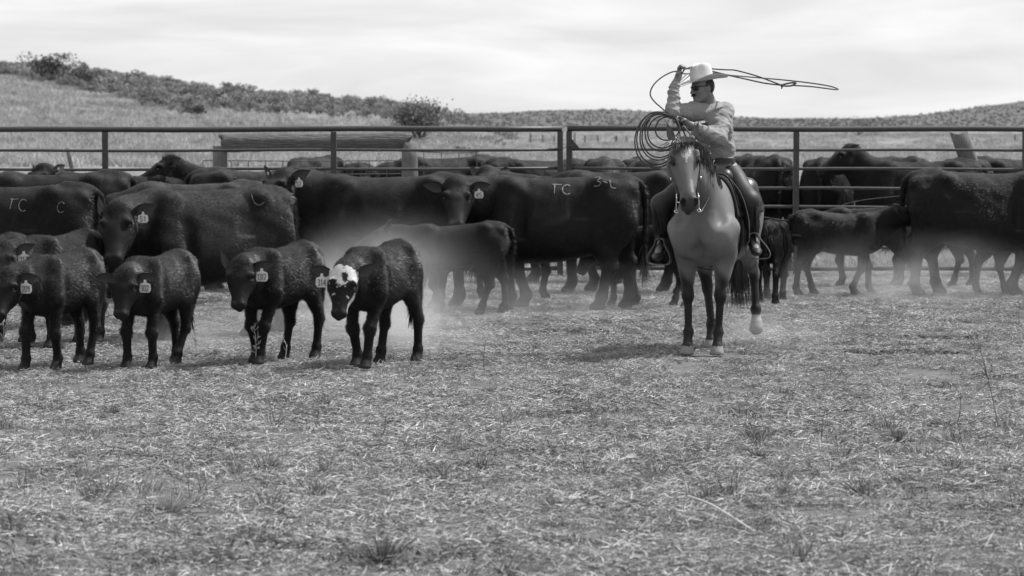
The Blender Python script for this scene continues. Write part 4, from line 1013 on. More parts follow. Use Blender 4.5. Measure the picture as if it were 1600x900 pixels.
    for i in range(520):
        a0 = rng.normal(0, .022); e_ = np.array([-.96+rng.normal(0, .05), .05+rng.normal(0, .055), rng.uniform(.28, .62)])
        p0 = dock+np.array([rng.normal(0, .015), a0, rng.uniform(-.06, .08)])
        lock(mb, p0, [p0+np.array([-.07, a0*.5, -.18]), (p0+e_)/2+np.array([-.07, rng.normal(0, .02), -.1]), e_], .008)
    mb.build('tail', M_HAIR, root, smooth=False)
    bvh = BVHTree.FromPolygons([tuple(v) for v in V], [tuple(map(int, q_)) for q_ in Q])
    return root, bvh, H, (HX, HY, HZ), poll
horse, HBVH, HH, (hX, hY, hZ), hPoll = build_horse()

# ------------------------------------------------------------------ tack (built in the horse's frame, standing on their own)
M_LEATH = material('dark_saddle_leather', base=.014, rough=.42, spec=.45, nscale=12, nvar=.4, bump=.0015, bscale=70)
M_TAN = material('tan_leather', base=.07, rough=.5, spec=.4, nscale=15, nvar=.4)
M_STEEL = material('polished_steel', base=.7, rough=.25, metal=1.0, nvar=.1)
M_PAD = material('woven_saddle_pad', base=.02, rough=.95, nscale=60, nvar=.5, bump=.004, bscale=120)
def hroot(name, label, cat):
    r = empty(name, HP, HYAW); tag(r, label, cat); return r
def drape(x0, x1, a0, a1, off, thick, nx=14, na=18, edge=None):
    """sheet lying over the horse; angle a counted from straight up, + to its left"""
    V = []; Q = []
    for lay in (0, 1):
        for i in range(nx+1):
            for j in range(na+1):
                x = x0+(x1-x0)*i/nx; a = R(a0+(a1-a0)*j/na)
                if edge: x = edge(i/nx, j/na, x)
                dr = np.array([0, math.sin(a), math.cos(a)]); o_ = np.array([x, 0, 1.08]); h = HBVH.ray_cast(Vector(o_+dr*1.2), Vector(-dr), 1.5)
                q_ = np.array(h[0]) if h[0] is not None else o_+dr*.33
                V.append(q_+dr*(off+thick*lay))
    m = (nx+1)*(na+1)
    for lay in (0, 1):
        for i in range(nx):
            for j in range(na):
                k = lay*m+i*(na+1)+j; q_ = (k, k+1, k+na+2, k+na+1); Q.append(q_[::-1] if lay else q_)
    for i in range(nx):
        k = i*(na+1); Q.append((k, k+na+1, m+k+na+1, m+k)); k += na; Q.append((k, m+k, m+k+na+1, k+na+1))
    for j in range(na):
        k = j; Q.append((k, m+k, m+k+1, k+1)); k = nx*(na+1)+j; Q.append((k, k+1, m+k+1, m+k))
    return V, Q
pad = MB(); v_, q_ = drape(-.52, .36, -72, 72, .008, .022, 14, 26); pad.add(v_, q_)
po = pad.build('saddle_pad', M_PAD); po.location = HP; po.rotation_euler = (0, 0, HYAW); tag(po, 'dark woven saddle pad lying under the saddle on the horse', 'saddle pad')
sad = hroot('saddle', 'dark western saddle with horn on the horse under the rider', 'saddle')
for a0, a1 in ((4, 58), (-4, -58)):
    m = MB(); v_, q_ = drape(-.48, .30, a0, a1, .034, .010, 14, 14, edge=lambda t, w_, x: x+(-.04*w_*w_ if t > .5 else .04*w_*w_)); m.add(v_, q_); m.build('skirt', M_LEATH, sad)
def sdf_part(name, fn, lo, hi, h, mat, parent):
    s_ = SDF(lo, hi, h); fn(s_); V, Q = s_.mesh(); return mesh_np(name, V, Q, None, mat, parent)
def seat_fn(s_):
    s_.loft((0, 0, 0), (1, 0, 0), (0, 0, 1), [(-.40, .10, 1.50, 1.46), (-.36, .13, 1.52, 1.43), (-.25, .14, 1.50, 1.40), (-.05, .14, 1.485, 1.40), (.10, .15, 1.53, 1.42), (.2, .16, 1.55, 1.45), (.25, .08, 1.53, 1.49)], k=.03)
    for i in range(9):
        a = -1.15+2.3*i/8; a2 = -1.15+2.3*(i+1)/8
        if i < 8: s_.cap((-.36+.06*(1-math.cos(a)), .14*math.sin(a), 1.49+.10*math.cos(a)), (-.36+.06*(1-math.cos(a2)), .14*math.sin(a2), 1.49+.10*math.cos(a2)), .02, .02, .02)
    s_.cap((.16, -.12, 1.52), (.16, .12, 1.52), .055, .055, .04)
sdf_part('seat', seat_fn, (-.5, -.28, 1.35), (.35, .28, 1.72), .012, M_LEATH, sad)
def horn_fn(s_):
    s_.cap((.17, 0, 1.55), (.215, 0, 1.645), .030, .022, .02); s_.ball((.22, 0, 1.66), .04, k=.02, sc3=(.042, .042, .014))
sdf_part('horn', horn_fn, (.08, -.1, 1.48), (.32, .1, 1.72), .008, M_TAN, sad)
RANK = {}
def strap(mb, pts, wd, th=.005, nrm_hint=(0, 1, 0)):
    P = smooth_path(pts, 5); V = []; n = len(P)
    for i, q_ in enumerate(P):
        d = nrm(P[min(i+1, n-1)]-P[max(i-1, 0)]); nh = np.asarray(nrm_hint, float); wv = nrm(np.cross(d, nh)); nn = np.cross(wv, d)
        V += [q_-wv*wd/2-nn*th/2, q_+wv*wd/2-nn*th/2, q_+wv*wd/2+nn*th/2, q_-wv*wd/2+nn*th/2]
    Q = []
    for i in range(n-1):
        for j in range(4): Q.append((i*4+j, i*4+(j+1) % 4, i*4+4+(j+1) % 4, i*4+4+j))
    Q += [(3, 2, 1, 0), tuple((n-1)*4+k for k in range(4))]
    mb.add(V, Q)
# rider joints in the world
J = {k: W(*v) for k, v in dict(pelvis=(1120, 268, 26.42), waist=(1120, 247, 26.40), chest=(1114, 196, 26.32), nb=(1110, 166, 26.30), head=(1097, 137, 26.22),
     shL=(1132, 175, 26.34), elL=(1124, 216, 26.08), wrL=(1081, 196, 26.02), haL=(1064, 187, 25.98),
     shR=(1085, 174, 26.18), elR=(1051, 174, 25.98), wrR=(1054, 131, 26.04), haR=(1061, 113, 26.06),
     hipL=(1139, 268, 26.40), knL=(1170, 313, 26.10), anL=(1177, 370, 26.20), toL=(1182, 391, 25.98),
     hipR=(1103, 268, 26.34), knR=(1034, 319, 26.05), anR=(1033, 375, 26.12), toR=(1027, 399, 25.92)).items()}
stirrup_c = {1: W(1182, 384, 26.06), -1: W(1031, 393, 25.98)}
for sd_, kn, an, c, tilt in ((1, 'knL', 'anL', stirrup_c[1], -.22), (-1, 'knR', 'anR', stirrup_c[-1], .06)):
    c = w2h(c); top = c+np.array([0, -tilt*.0, .10]); st_ = np.array([-.02, sd_*.30, 1.36]); hi = HBVH.ray_cast(Vector((-.02, sd_*1.0, 1.25)), Vector((0, -sd_, 0)), 1.5)[0]
    m = MB(); yv = (hi[1] if hi is not None else sd_*.3)+sd_*.055
    strap(m, [(-.02, sd_*.20, 1.47), (.0, yv*.96, 1.32), (.03, yv+sd_*.02, 1.12), (top[0]-.02, top[1]-sd_*.02, .98), top], .10 if sd_ > 0 else .10, .006, (0, 1, .2)); m.build('fender', M_LEATH, sad)
    # bell shaped stirrup ring, a wide band round the boot
    m = MB(); prof = [(-.028, .095), (-.045, .045), (-.082, -.01), (-.098, -.055), (-.085, -.09), (-.05, -.102), (.05, -.102), (.085, -.09), (.098, -.055), (.082, -.01), (.045, .045), (.028, .095)]
    wv = np.array([-.12*sd_, 1, 0]); wv = nrm(wv); up = nrm(np.array([0, tilt, 1])); fw = np.cross(wv, up)
    loop = smooth_path([c+wv*a_*1.0+up*b_*1.05 for a_, b_ in prof], 3, closed=True); n = len(loop); V = []
    for i, q2 in enumerate(loop):
        o2 = nrm(q2-c)
        for f_, r_ in ((-.03, 0), (.03, 0), (.03, .010), (-.03, .010)): V.append(q2+fw*f_+o2*r_)
    m.add(V, [(i*4+j, i*4+(j+1) % 4, ((i+1) % n)*4+(j+1) % 4, ((i+1) % n)*4+j) for i in range(n) for j in range(4)]); m.build('stirrup', M_TAN, sad, smooth=False)
m = MB(); ring = []
for k in range(25):
    a = R(62+(360-124)*k/24); dr = np.array([0, math.sin(a), math.cos(a)]); h = HBVH.ray_cast(Vector(np.array([.20, 0, 1.08])+dr*1.2), Vector(-dr), 1.5)
    if h[0] is not None: ring.append(np.array(h[0])+dr*.012)
V = []
for q2 in ring: V += [q2+np.array([-.045, 0, 0]), q2+np.array([.045, 0, 0])]
m.add(V, [(2*i, 2*i+1, 2*i+3, 2*i+2) for i in range(len(ring)-1)]); m.build('cinch', M_PAD, sad)
for sd_ in (1, -1):   # latigo strings hanging from the fork
    m = MB(); y0 = sd_*.33; strap(m, [(.22, sd_*.16, 1.50), (.24, sd_*.27, 1.36), (.25, sd_*.335, 1.15), (.25, sd_*.34, .98)], .018, .005); m.build('strap', M_TAN, sad)
# bridle
br = hroot('bridle', 'leather bridle with silver bit on the horse head, reins running to the rider', 'bridle')
H = HH
for y in (1, -1):
    m = MB(); strap(m, [H(-.05, y*.04, .045), H(.0, y*.098, -.0), H(.12, y*.135, -.03), H(.26, y*.118, -.045), H(.38, y*.090, -.055), H(.45, y*.083, -.07)], .018, .005, hY*y); m.build('cheek_strap', M_TAN, br)
    m = MB()
    m.tube([H(.45, y*.085, -.07), H(.45, y*.096, -.07)], .021, 12)
    m2 = MB(); m2.tube([H(.28, y*.118, -.045), H(.28, y*.130, -.045)], .015, 12); m2.build('concho', M_STEEL, br)
    m.tube(smooth_path([H(.42, y*.088, -.05), H(.47, y*.092, -.085), H(.505, y*.093, -.112), H(.53, y*.094, -.14)], 4), .0055, 8)
    m.tube([H(.533, y*.094, -.145)+nrm(hY*math.cos(t_)+hX*math.sin(t_))*.014 for t_ in np.linspace(0, 6.28, 11)[:-1]], .004, 6, closed=True)
    m.build('bit_shank', M_STEEL, br)
m = MB(); strap(m, [H(-.045, -.05, .05), H(-.055, 0, .06), H(-.045, .05, .05)], .02, .005, hX); m.build('crown_strap', M_TAN, br)
m = MB(); m.tube([H(.475, -.09, -.09), H(.49, 0, -.105), H(.475, .09, -.09)], .006, 8); m.build('bit_bar', M_STEEL, br)
hand = w2h(J['haL'])
for y in (1, -1):
    m = MB(); e0 = H(.54, y*.094, -.155)
    pth = [e0, e0+np.array([-.07, y*.02, .02]), np.array([.66, y*.14-.03, 1.46]), np.array([.50, y*.07-.03, 1.66]), hand+np.array([.02, y*.005, -.03])]
    m.tube(smooth_path(pth, 8), .0065, 6); m.build('rein', M_LEATH, br)

# ================================================================== RIDER
M_SKIN = material('tanned_skin', base=.17, rough=.5, spec=.35, nscale=20, nvar=.08)
M_SHIRT = material('light_cotton_shirt', base=.24, rough=.85, spec=.15, nscale=30, nvar=.07, bump=.0015, bscale=200, sheen=.1)
t_ = M_SHIRT.node_tree; b_ = t_.nodes.new('ShaderNodeBump'); b_.inputs['Distance'].default_value = .013; b_.inputs['Strength'].default_value = 1.0
n_ = t_.nodes.new('ShaderNodeTexNoise'); n_.inputs['Scale'].default_value = 9; n_.inputs['Detail'].default_value = 3; n_.inputs['Distortion'].default_value = 1.2
m_ = t_.nodes.new('ShaderNodeMapping'); m_.inputs['Scale'].default_value = (.7, 1, 1.7); m_.inputs['Rotation'].default_value = (.3, .5, 0)
c_ = t_.nodes.new('ShaderNodeTexCoord'); t_.links.new(c_.outputs['Object'], m_.inputs[0]); t_.links.new(m_.outputs[0], n_.inputs[0])
t_.links.new(mth('POWER', mth('ABSOLUTE', mth('SUBTRACT', n_.outputs[0], .5, tree=t_), tree=t_), .6, tree=t_), b_.inputs['Height'])
old_ = t_.nodes['Principled BSDF'].inputs['Normal'].links[0].from_socket; t_.links.new(old_, b_.inputs['Normal']); t_.links.new(b_.outputs[0], t_.nodes['Principled BSDF'].inputs['Normal'])
M_FELT = material('pale_hat_felt', base=.50, rough=.9, spec=.1, nscale=18, nvar=.06, bump=.0008, bscale=250)
M_CHAP = material('oiled_chaps_leather', base=.022, rough=.56, spec=.35, nscale=9, nvar=.4, bump=.0015, bscale=60)
M_FRINGE = material('fringe_leather', base=.02, rough=.75, spec=.15, nscale=9, nvar=.4)
M_BLACK = material('black_plastic', base=.01, rough=.15, spec=.6, nvar=.1)
M_DHAIR = material('dark_hair', base=.02, rough=.6, nscale=60, nvar=.5)
M_JEAN = material('dark_denim', base=.06, rough=.9, nscale=80, nvar=.3)
RO = J['pelvis'].copy(); RO[2] = 0
rider = empty('person', RO); tag(rider, 'rider in pale felt hat and light shirt on the horse, right arm raised', 'person')
def rel(mesh_obj): return mesh_obj
torsoF = nrm(np.array([-.42, -.9, .0])); torsoS = np.array([-torsoF[1], torsoF[0], 0])   # facing, towards his left... right handed
if torsoS[0] < 0: torsoS = -torsoS
hF = nrm(np.array([-.86, -.48, -.14])); hU0 = np.array([-.10, .0, 1.]); hUp = nrm(hU0-hF*(hU0@hF)); hS = np.cross(hUp, hF)
HC = J['head']
def hd(a, b, c): return HC+hF*a+hS*b+hUp*c
def hand_sdf(s, c, fdir, ndir, sdir, closed=1.0):
    """c palm centre, fdir wrist->fingers, ndir palm faces, sdir towards the thumb"""
    fdir = nrm(fdir); ndir = nrm(ndir-fdir*(ndir@fdir)); sdir = nrm(np.cross(fdir, ndir))*(1 if np.cross(fdir, ndir)@sdir > 0 else -1)
    s.ball(c, .04, k=.015, sc3=(.048, .040, .017), X=fdir, Z=ndir)
    s.cap(c-fdir*.035, c-fdir*.075, .026, .026, .02, ndir, .8)
    for i, (o_, L) in enumerate(zip((.030, .010, -.010, -.029), (.92, 1.0, .95, .76))):
        r0 = c+fdir*.036+sdir*o_; k1 = r0+(fdir*.75+ndir*.5)*.036*L; k2 = k1+(ndir*.95-fdir*.35)*.027*L; k3 = k2+(-fdir*.9+ndir*-.15)*.02*L
        s.cap(r0, k1, .0105, .0098, .005); s.cap(k1, k2, .0098, .009, .004); s.cap(k2, k3, .009, .008, .004)
    t0 = c-fdir*.022+sdir*.030; t1 = t0+(sdir*.5+fdir*.45+ndir*.55)*.038; t2 = t1+(fdir*.55+ndir*.45-sdir*.45)*.032; 
    s.cap(t0, t1, .015, .012, .012); s.cap(t1, t2, .0115, .0095, .005)
def clothes_noise(V, N, amp, sc, seed=0):
    p_ = V*sc; r = np.sin(p_[:, 0]*1.7+p_[:, 2]*2.9+seed+1.5*np.sin(p_[:, 1]*1.3+p_[:, 2]*.9))*.6+np.sin(p_[:, 2]*3.7-p_[:, 0]*2.3+p_[:, 1]*1.9+seed*2)*.4
    return V+N*(np.maximum(r, -.4)*amp)[:, None]
def build_rider():
    allp = np.array([v for v in J.values()]); lo = allp.min(0)-.20; hi = allp.max(0)+.2
    s = SDF(lo, hi, .0075)
    # torso, limbs (mostly under the clothes)
    s.cap(J['pelvis'], J['waist'], .13, .12, .05, torsoF, .8); s.cap(J['waist'], J['chest'], .12, .14, .05, torsoF, .78); s.cap(J['chest'], J['nb']-np.array([0, 0, .05]), .14, .09, .05, torsoF, .78)
    s.cap(J['shL'], J['shR'], .055, .055, .05)
    for t_, sg in (('L', 1), ('R', -1)):
        s.cap(J['sh'+t_], J['el'+t_], .052, .042, .03); s.cap(J['el'+t_], J['wr'+t_], .042, .027, .02)
        s.cap(J['hip'+t_], J['kn'+t_], .085, .058, .04); s.cap(J['kn'+t_], J['an'+t_], .055, .036, .03); s.cap(J['an'+t_], J['to'+t_], .035, .03, .02)
    s.cap(J['pelvis'], J['hipL'], .1, .085, .04); s.cap(J['pelvis'], J['hipR'], .1, .085, .04)
    # neck and head
    s.cap(hd(-.03, 0, -.05), J['nb']+np.array([0, 0, -.01]), .056, .064, .03)
    s.ball(hd(-.012, 0, .03), .08, k=.02, sc3=(.098, .077, .098), X=hF, Z=hUp); s.ball(hd(.035, 0, -.035), .06, k=.03, sc3=(.058, .060, .082), X=hF, Z=hUp)
    for y in (1, -1):
        s.cap(hd(-.015, y*.055, -.055), hd(.065, y*.020, -.100), .020, .018, .025); s.cap(hd(.075, y*.012, .022), hd(.062, y*.048, .020), .014, .012, .015)
        s.ball(hd(.058, y*.040, -.022), .018, k=.03); s.ball(hd(.080, y*.032, .002), .012, k=.01, mode='cut'); s.ball(hd(.073, y*.032, .0), .013, k=.004)
        s.ball(hd(-.012, y*.078, -.012), .03, k=.01, sc3=(.020, .010, .031), X=hF-hS*y*.3, Z=hUp); s.ball(hd(-.004, y*.090, -.010), .01, k=.006, mode='cut', sc3=(.010, .006, .018), X=hF, Z=hUp)
    s.ball(hd(.079, 0, -.103), .02, k=.025); s.cap(hd(.090, 0, .012), hd(.113, 0, -.030), .009, .0125, .012)
    for y in (1, -1): s.ball(hd(.103, y*.011, -.036), .009, k=.01)
    s.ball(hd(.091, 0, -.063), .01, k=.008, sc3=(.013, .024, .007), X=hF, Z=hUp); s.ball(hd(.089, 0, -.076), .01, k=.008, sc3=(.013, .021, .008), X=hF, Z=hUp)
    s.ball(hd(.104, 0, -.0695), .004, k=.003, mode='cut', sc3=(.012, .022, .0022), X=hF, Z=hUp)
    # hands
    hand_sdf(s, J['haL'], J['haL']-J['wrL']+np.array([0, 0, .0]), np.array([.15, -.35, -1.]), np.array([-.2, -1, .2]))
    hand_sdf(s, J['haR'], np.array([.15, -.1, 1.]), np.array([1., -.55, .1]), np.array([.3, -1, 0.]))
    s.cap(J['wrR'], J['haR']-np.array([0, 0, .03]), .026, .027, .02, (0, 1, 0), .85); s.cap(J['wrL'], J['haL']+nrm(J['wrL']-J['haL'])*.03, .027, .026, .02)
    V, Q = s.mesh(); mesh_np('body', V-RO, Q, None, M_SKIN, rider)
    # shirt
    s = SDF(lo, hi, .0085)
    s.cap(J['waist']-np.array([0, 0, .0]), J['waist']+np.array([0, 0, .07]), .140, .152, .04, torsoF, .80); s.cap(J['waist']+np.array([0, 0, .05]), J['chest'], .150, .165, .05, torsoF, .80); s.cap(J['chest'], J['nb']-np.array([0, 0, .07]), .165, .085, .04, torsoF, .78)
    s.cap(J['shL'], J['nb']-np.array([0, 0, .045]), .066, .05, .04); s.cap(J['shR'], J['nb']-np.array([0, 0, .045]), .066, .05, .04); s.cap(J['shL'], J['shR'], .07, .07, .06)
    s.cap(J['shL'], J['elL'], .074, .062, .03); s.cap(J['elL'], J['elL']+(J['wrL']-J['elL'])*.82, .064, .042, .03)
    s.cap(J['shR'], J['elR'], .070, .060, .03); s.cap(J['elR'], J['elR']+(J['wrR']-J['elR'])*.90, .060, .046, .03)
    s.put(*[s.sub(lo, hi)[0]], -(0*s.f+1.0)*-1.0, .001, 'add') if False else None
    V, Q = s.mesh(); N, _ = vnormals(V, Q)
    zb = W(1120, 246.5, 26.4)[2]
    # folds: fine rings on the sleeves, long drapes on the torso
    def seg(P, a, b): ab = b-a; t_ = np.clip(((P-a)@ab)/(ab@ab), 0, 1); return t_, np.linalg.norm(P-a-t_[:, None]*ab, axis=1)
    f = np.zeros(len(V))
    for a, b, n_ in (('elR', 'wrR', 34), ('elL', 'wrL', 30), ('shL', 'elL', 26), ('shR', 'elR', 26)):
        t_, d = seg(V, J[a], J[b]); m_ = np.exp(-(np.maximum(d-.075, 0)/.02)**2)*((t_ > .04) & (t_ < .97)); ph = V[:, 0]*23+V[:, 2]*17+V[:, 1]*13
        f += m_*(np.sin(t_*n_+2.6*np.sin(ph)+len(a)+n_)*.0050*(.5+.5*np.sin(ph*.7))+np.sin(t_*n_*1.9+ph*1.9)*.0014)
    V = V+N*f[:, None]; V = clothes_noise(V, N, .0065, 13, 1); V = clothes_noise(V, N, .0035, 29, 4)
    low = V[:, 2] < zb; V[low, 2] = zb+(V[low, 2]-zb)*.12
    mesh_np('shirt', V-RO, Q, None, M_SHIRT, rider); V_sh, Q_sh = V, Q
    # collar
    mb = MB(); nb = J['nb']+np.array([0, 0, .012])
    for sg in (1, -1):
        V = []; n = 10
        for i in range(n+1):
            a = math.pi*i/n*.94+.12; dv = -torsoF*math.cos(a)+torsoS*sg*math.sin(a)
            hgt = .030-.012*(i/n); lay = .030+.045*max(0, (i/n-.5)*2)**1.5
            p0 = nb+dv*.073+np.array([0, 0, hgt-.02*(i/n)**2]); p1 = nb+dv*(.080+.004)+np.array([0, 0, hgt+.004-.02*(i/n)**2]); p2 = nb+dv*(.108+.012*(i/n))+np.array([0, 0, hgt-lay-.012*(i/n)])
            V += [p0-np.array([0, 0, .04]), p0, p1, p2+dv*.006]
        mb.add(V, [(i*4+j, i*4+j+1, i*4+4+j+1, i*4+4+j) for i in range(n) for j in range(3)])
    mb.build('collar', M_SHIRT, rider).location = -RO
    sb = BVHTree.FromPolygons([tuple(v) for v in V_sh], [tuple(map(int, q_)) for q_ in Q_sh])
    def on(p_, o_=.003):
        h_ = sb.ray_cast(Vector(p_+torsoF*.5), Vector(-torsoF), 1.0); return (np.array(h_[0])+torsoF*o_) if h_[0] is not None else p_
    mb = MB(); z0 = J['nb'][2]-.06; z1 = zb+.01; ctr = J['chest']*1.0; Vp = []
    for i in range(26):
        z_ = z0+(z1-z0)*i/25; c_ = np.array([J['nb'][0]+(J['waist'][0]-J['nb'][0])*i/25, J['nb'][1]+(J['waist'][1]-J['nb'][1])*i/25, z_])
        Vp += [on(c_-torsoS*.017), on(c_+torsoS*.017)]
    mb.add(Vp, [(2*i, 2*i+1, 2*i+3, 2*i+2) for i in range(25)]); mb.build('placket', M_SHIRT, rider).location = -RO
    for z_ in np.linspace(z0-.03, z1+.03, 6):
        t_ = (z_-z0)/(z1-z0); c_ = on(np.array([J['nb'][0]+(J['waist'][0]-J['nb'][0])*t_, J['nb'][1]+(J['waist'][1]-J['nb'][1])*t_, z_]), .004)
        mb = MB(); mb.tube([c_-RO, c_-RO+torsoF*.003], .006, 8); mb.build('button', M_STEEL, rider, smooth=False)
    for sg in (1, -1):
        mb = MB(); Vp = []; n5 = 6
        for i in range(n5+1):
            for j in range(n5+1): Vp.append(on(J['chest']+torsoS*sg*(.045+.085*i/n5)+np.array([0, 0, .045-.115*j/n5+(.015*abs(i/n5-.5)*2 if j == n5 else 0)]), .0035))
        mb.add(Vp, [(i*(n5+1)+j, i*(n5+1)+j+1, (i+1)*(n5+1)+j+1, (i+1)*(n5+1)+j) for i in range(n5) for j in range(n5)]); mb.build('pocket', M_SHIRT, rider).location = -RO
    # belt and buckle
    mb = MB(); wc = W(1120, 251, 26.40); V = []; n = 28
    for i in range(n):
        a = 2*math.pi*i/n; dv = torsoF*math.cos(a)*.128+torsoS*math.sin(a)*.158
        for r_, z_ in ((1, -.02), (1.02, -.02), (1.02, .02), (1, .02)): V.append(wc+dv*r_+np.array([0, 0, z_]))
    mb.add(V, [(i*4+j, i*4+(j+1) % 4, ((i+1) % n)*4+(j+1) % 4, ((i+1) % n)*4+j) for i in range(n) for j in range(4)]); bo = mb.build('belt', M_LEATH, rider, smooth=False); bo.location = -RO
    mb = MB(); bc = wc+torsoF*.128-torsoS*.0+np.array([0, 0, .004]); mb.tube([bc, bc+torsoF*.010], .034, 16, ov=.72); mb.build('buckle', M_STEEL, bo, smooth=False)
    # chaps over the legs
    s = SDF(lo, hi, .0085)
    for t_ in 'LR':
        out = nrm(J['kn'+t_]-J['pelvis']); hp_, kn, an = J['hip'+t_], J['kn'+t_], J['an'+t_]
        s.cap(hp_, kn, .105, .083, .04); s.cap(kn, kn+(an-kn)*.62, .082, .070, .05)
    V, Q = s.mesh(); N, _ = vnormals(V, Q); V = clothes_noise(V, N, .003, 8, 7); 
    top = W(1120, 259, 26.4)[2]; hi_ = V[:, 2] > top; V[hi_, 2] = top+(V[hi_, 2]-top)*.15
    cm = mesh_np('chaps', V-RO, Q, None, M_CHAP, rider)
    rg = np.random.default_rng(6)
    for t_, sg in (('L', 1), ('R', -1)):
        mb = MB(); kn, an = J['kn'+t_], J['an'+t_]; ax = nrm(an-kn)
        for i in range(120):
            tt = rg.uniform(-.05, .62); a = rg.uniform(-.6, 3.6); dv = np.array([sg*math.cos(a-1.5), -math.sin(a-.2)*.9, 0]); dv = nrm(dv)
            p0 = kn-RO+(an-kn)*tt+dv*(.083-.012*tt); L = rg.uniform(.10, .20)*(1 if tt < .5 else .8)
            mb.blade(p0, nrm(np.array([0, 0, -1.])+dv*.05+rg.normal(0, .05, 3)), np.cross(dv, ax), L, .011, dv*-.012, 3)
        mb.build('fringe', M_FRINGE, cm, smooth=False).location = -RO*0
    # boots
    for t_ in 'LR':
        s = SDF(np.minimum(J['an'+t_], J['to'+t_])-.2, np.maximum(J['an'+t_], J['to'+t_])+.25, .008)
        an, to, kn = J['an'+t_], J['to'+t_], J['kn'+t_]; hx = nrm((to-an)*np.array([1, 1, 0])); sd2 = np.array([-hx[1], hx[0], 0])
        s.cap(an+(kn-an)*.42, an, .056, .045, .02); s.cap(an-hx*.02+np.array([0, 0, -.045]), an+hx*.02+np.array([0, 0, -.01]), .038, .045, .03)
        s.cap(an+np.array([0, 0, -.045]), to+np.array([0, 0, -.012]), .044, .034, .03, sd2, 1.2); s.cap(to-np.array([0, 0, .012]), to+hx*.07-np.array([0, 0, .022]), .034, .020, .02, sd2, 1.3)
        s.cap(an-hx*.035+np.array([0, 0, -.06]), an-hx*.04+np.array([0, 0, -.10]), .032, .028, .01)
        V, Q = s.mesh(); mesh_np('boot', V-RO, Q, None, M_CHAP, rider)
    # hair under the hat
    s = SDF(HC-.16, HC+.16, .006); s.ball(hd(-.020, 0, .012), .08, k=.02, sc3=(.096, .083, .098), X=hF, Z=hUp)
    s.ball(hd(.085, 0, -.03), .09, k=.01, mode='cut', sc3=(.102, .12, .2), X=hF, Z=hUp); s.ball(hd(-.01, 0, -.16), .1, k=.02, mode='cut', sc3=(.14, .13, .10), X=hF+hUp*.35, Z=hUp)
    V, Q = s.mesh(); N, _ = vnormals(V, Q); V = clothes_noise(V, N, .0015, 120, 2); mesh_np('hair', V-RO, Q, None, M_DHAIR, rider)
    mb = MB()
    for i in range(240):
        y = rg.uniform(-.028, .028); p0 = hd(.104-abs(y)*.35, y, -.044+rg.uniform(-.006, .004)); mb.blade(p0, nrm(hF*.35-hUp*(.8)+hS*y*22), hS, rg.uniform(.012, .02), .0035, seg=2)
    mb.build('moustache', M_DHAIR, rider, smooth=False).location = -RO
    # sunglasses
    mb = MB()
    for y in (1, -1):
        V = []; nx, ny = 8, 5
        for i in range(nx+1):
            for j in range(ny+1):
                a = .008+.056*i/nx; b = -.021+.040*j/ny; 
                e = 1-.25*((i/nx-.5)*2)**4; V.append(hd(.101-2.6*(a-.008)**2-.35*(a-.008)*(a > .0)-.002*abs(b)*20*.1, y*a, .004+b*e))
        mb.add(V, [(i*(ny+1)+j, i*(ny+1)+j+1, (i+1)*(ny+1)+j+1, (i+1)*(ny+1)+j) for i in range(nx) for j in range(ny)])
        mb.tube([hd(.075, y*.062, .018), hd(.04, y*.076, .016), hd(-.01, y*.083, .010)], .004, 6)
    mb.tube([hd(.103, -.01, .012), hd(.106, 0, .014), hd(.103, .01, .012)], .003, 6); mb.build('sunglasses', M_BLACK, rider).location = -RO
    # hat
    pit = R(-7); tF = nrm(hF*np.array([1, 1, 0])); tS = np.array([-tF[1], tF[0], 0]); hatU = nrm(np.array([0, 0, 1.])*math.cos(pit)-tF*math.sin(pit)); hatF = nrm(np.cross(tS, hatU)); 
    if hatF@tF < 0: hatF = -hatF
    O = hd(-.008, 0, .062)
    def brim(lay):
        V = []; nr, na = 8, 48
        for i in range(nr+1):
            for j in range(na):
                a = 2*math.pi*j/na; ca, sa = math.cos(a), math.sin(a); t_ = i/nr
                rin = 1/math.sqrt((ca/.102)**2+(sa/.084)**2); rout = 1/math.sqrt((ca/.236)**2+(sa/.198)**2); r = rin+(rout-rin)*t_
                z = .052*abs(sa)**1.6*t_**1.7-.030*max(ca, 0)**2*t_**1.4-.006*max(-ca, 0)**2*t_
                V.append(O+hatF*ca*r+tS*sa*r+hatU*(z+lay*.004))
        return V, nr, na
    mb = MB()
    for lay in (0, 1):
        V, nr, na = brim(lay); mb.add(V, [(i*na+j, i*na+(j+1) % na, (i+1)*na+(j+1) % na, (i+1)*na+j) for i in range(nr) for j in range(na)])
    Vn = len(V); mb.add([], [])
    mb.q += [(nr*na+j, nr*na+(j+1) % na, Vn+nr*na+(j+1) % na, Vn+nr*na+j) for j in range(na)]
    hat = mb.build('hat', M_FELT, rider); hat.location = -RO
    mb = MB(); V = []; na = 56; prof = [(0, 1.0), (.03, .995), (.06, .975), (.09, .945), (.115, .90), (.132, .84), (.144, .74), (.150, .60), (.151, .42), (.147, .25), (.147, .0)]
    for z_, r_ in prof:
        for j in range(na):
            a = 2*math.pi*j/na; ca, sa = math.cos(a), math.sin(a); rb = 1/math.sqrt((ca/.104)**2+(sa/.087)**2); x = ca*rb*r_; y = sa*rb*r_
            tz = z_
            hi2 = max(0, (z_-.10)/.047)
            tz = z_*(1+.06*x/.1)-hi2*.045*math.exp(-(y/.026)**2)*(1 if abs(x) < .085 else .6)
            pin = math.exp(-((x-.055)/.03)**2)*math.exp(-((abs(y)-.062)/.026)**2)*min(1, z_/.1)**2; 
            y = y*(1-.22*pin); tz -= .012*pin*hi2
            V.append(O+hatF*x+tS*y+hatU*(tz))
    mb.add(V, [(i*na+j, i*na+(j+1) % na, (i+1)*na+(j+1) % na, (i+1)*na+j) for i in range(len(prof)-1) for j in range(na)]); mb.build('crown', M_FELT, hat)
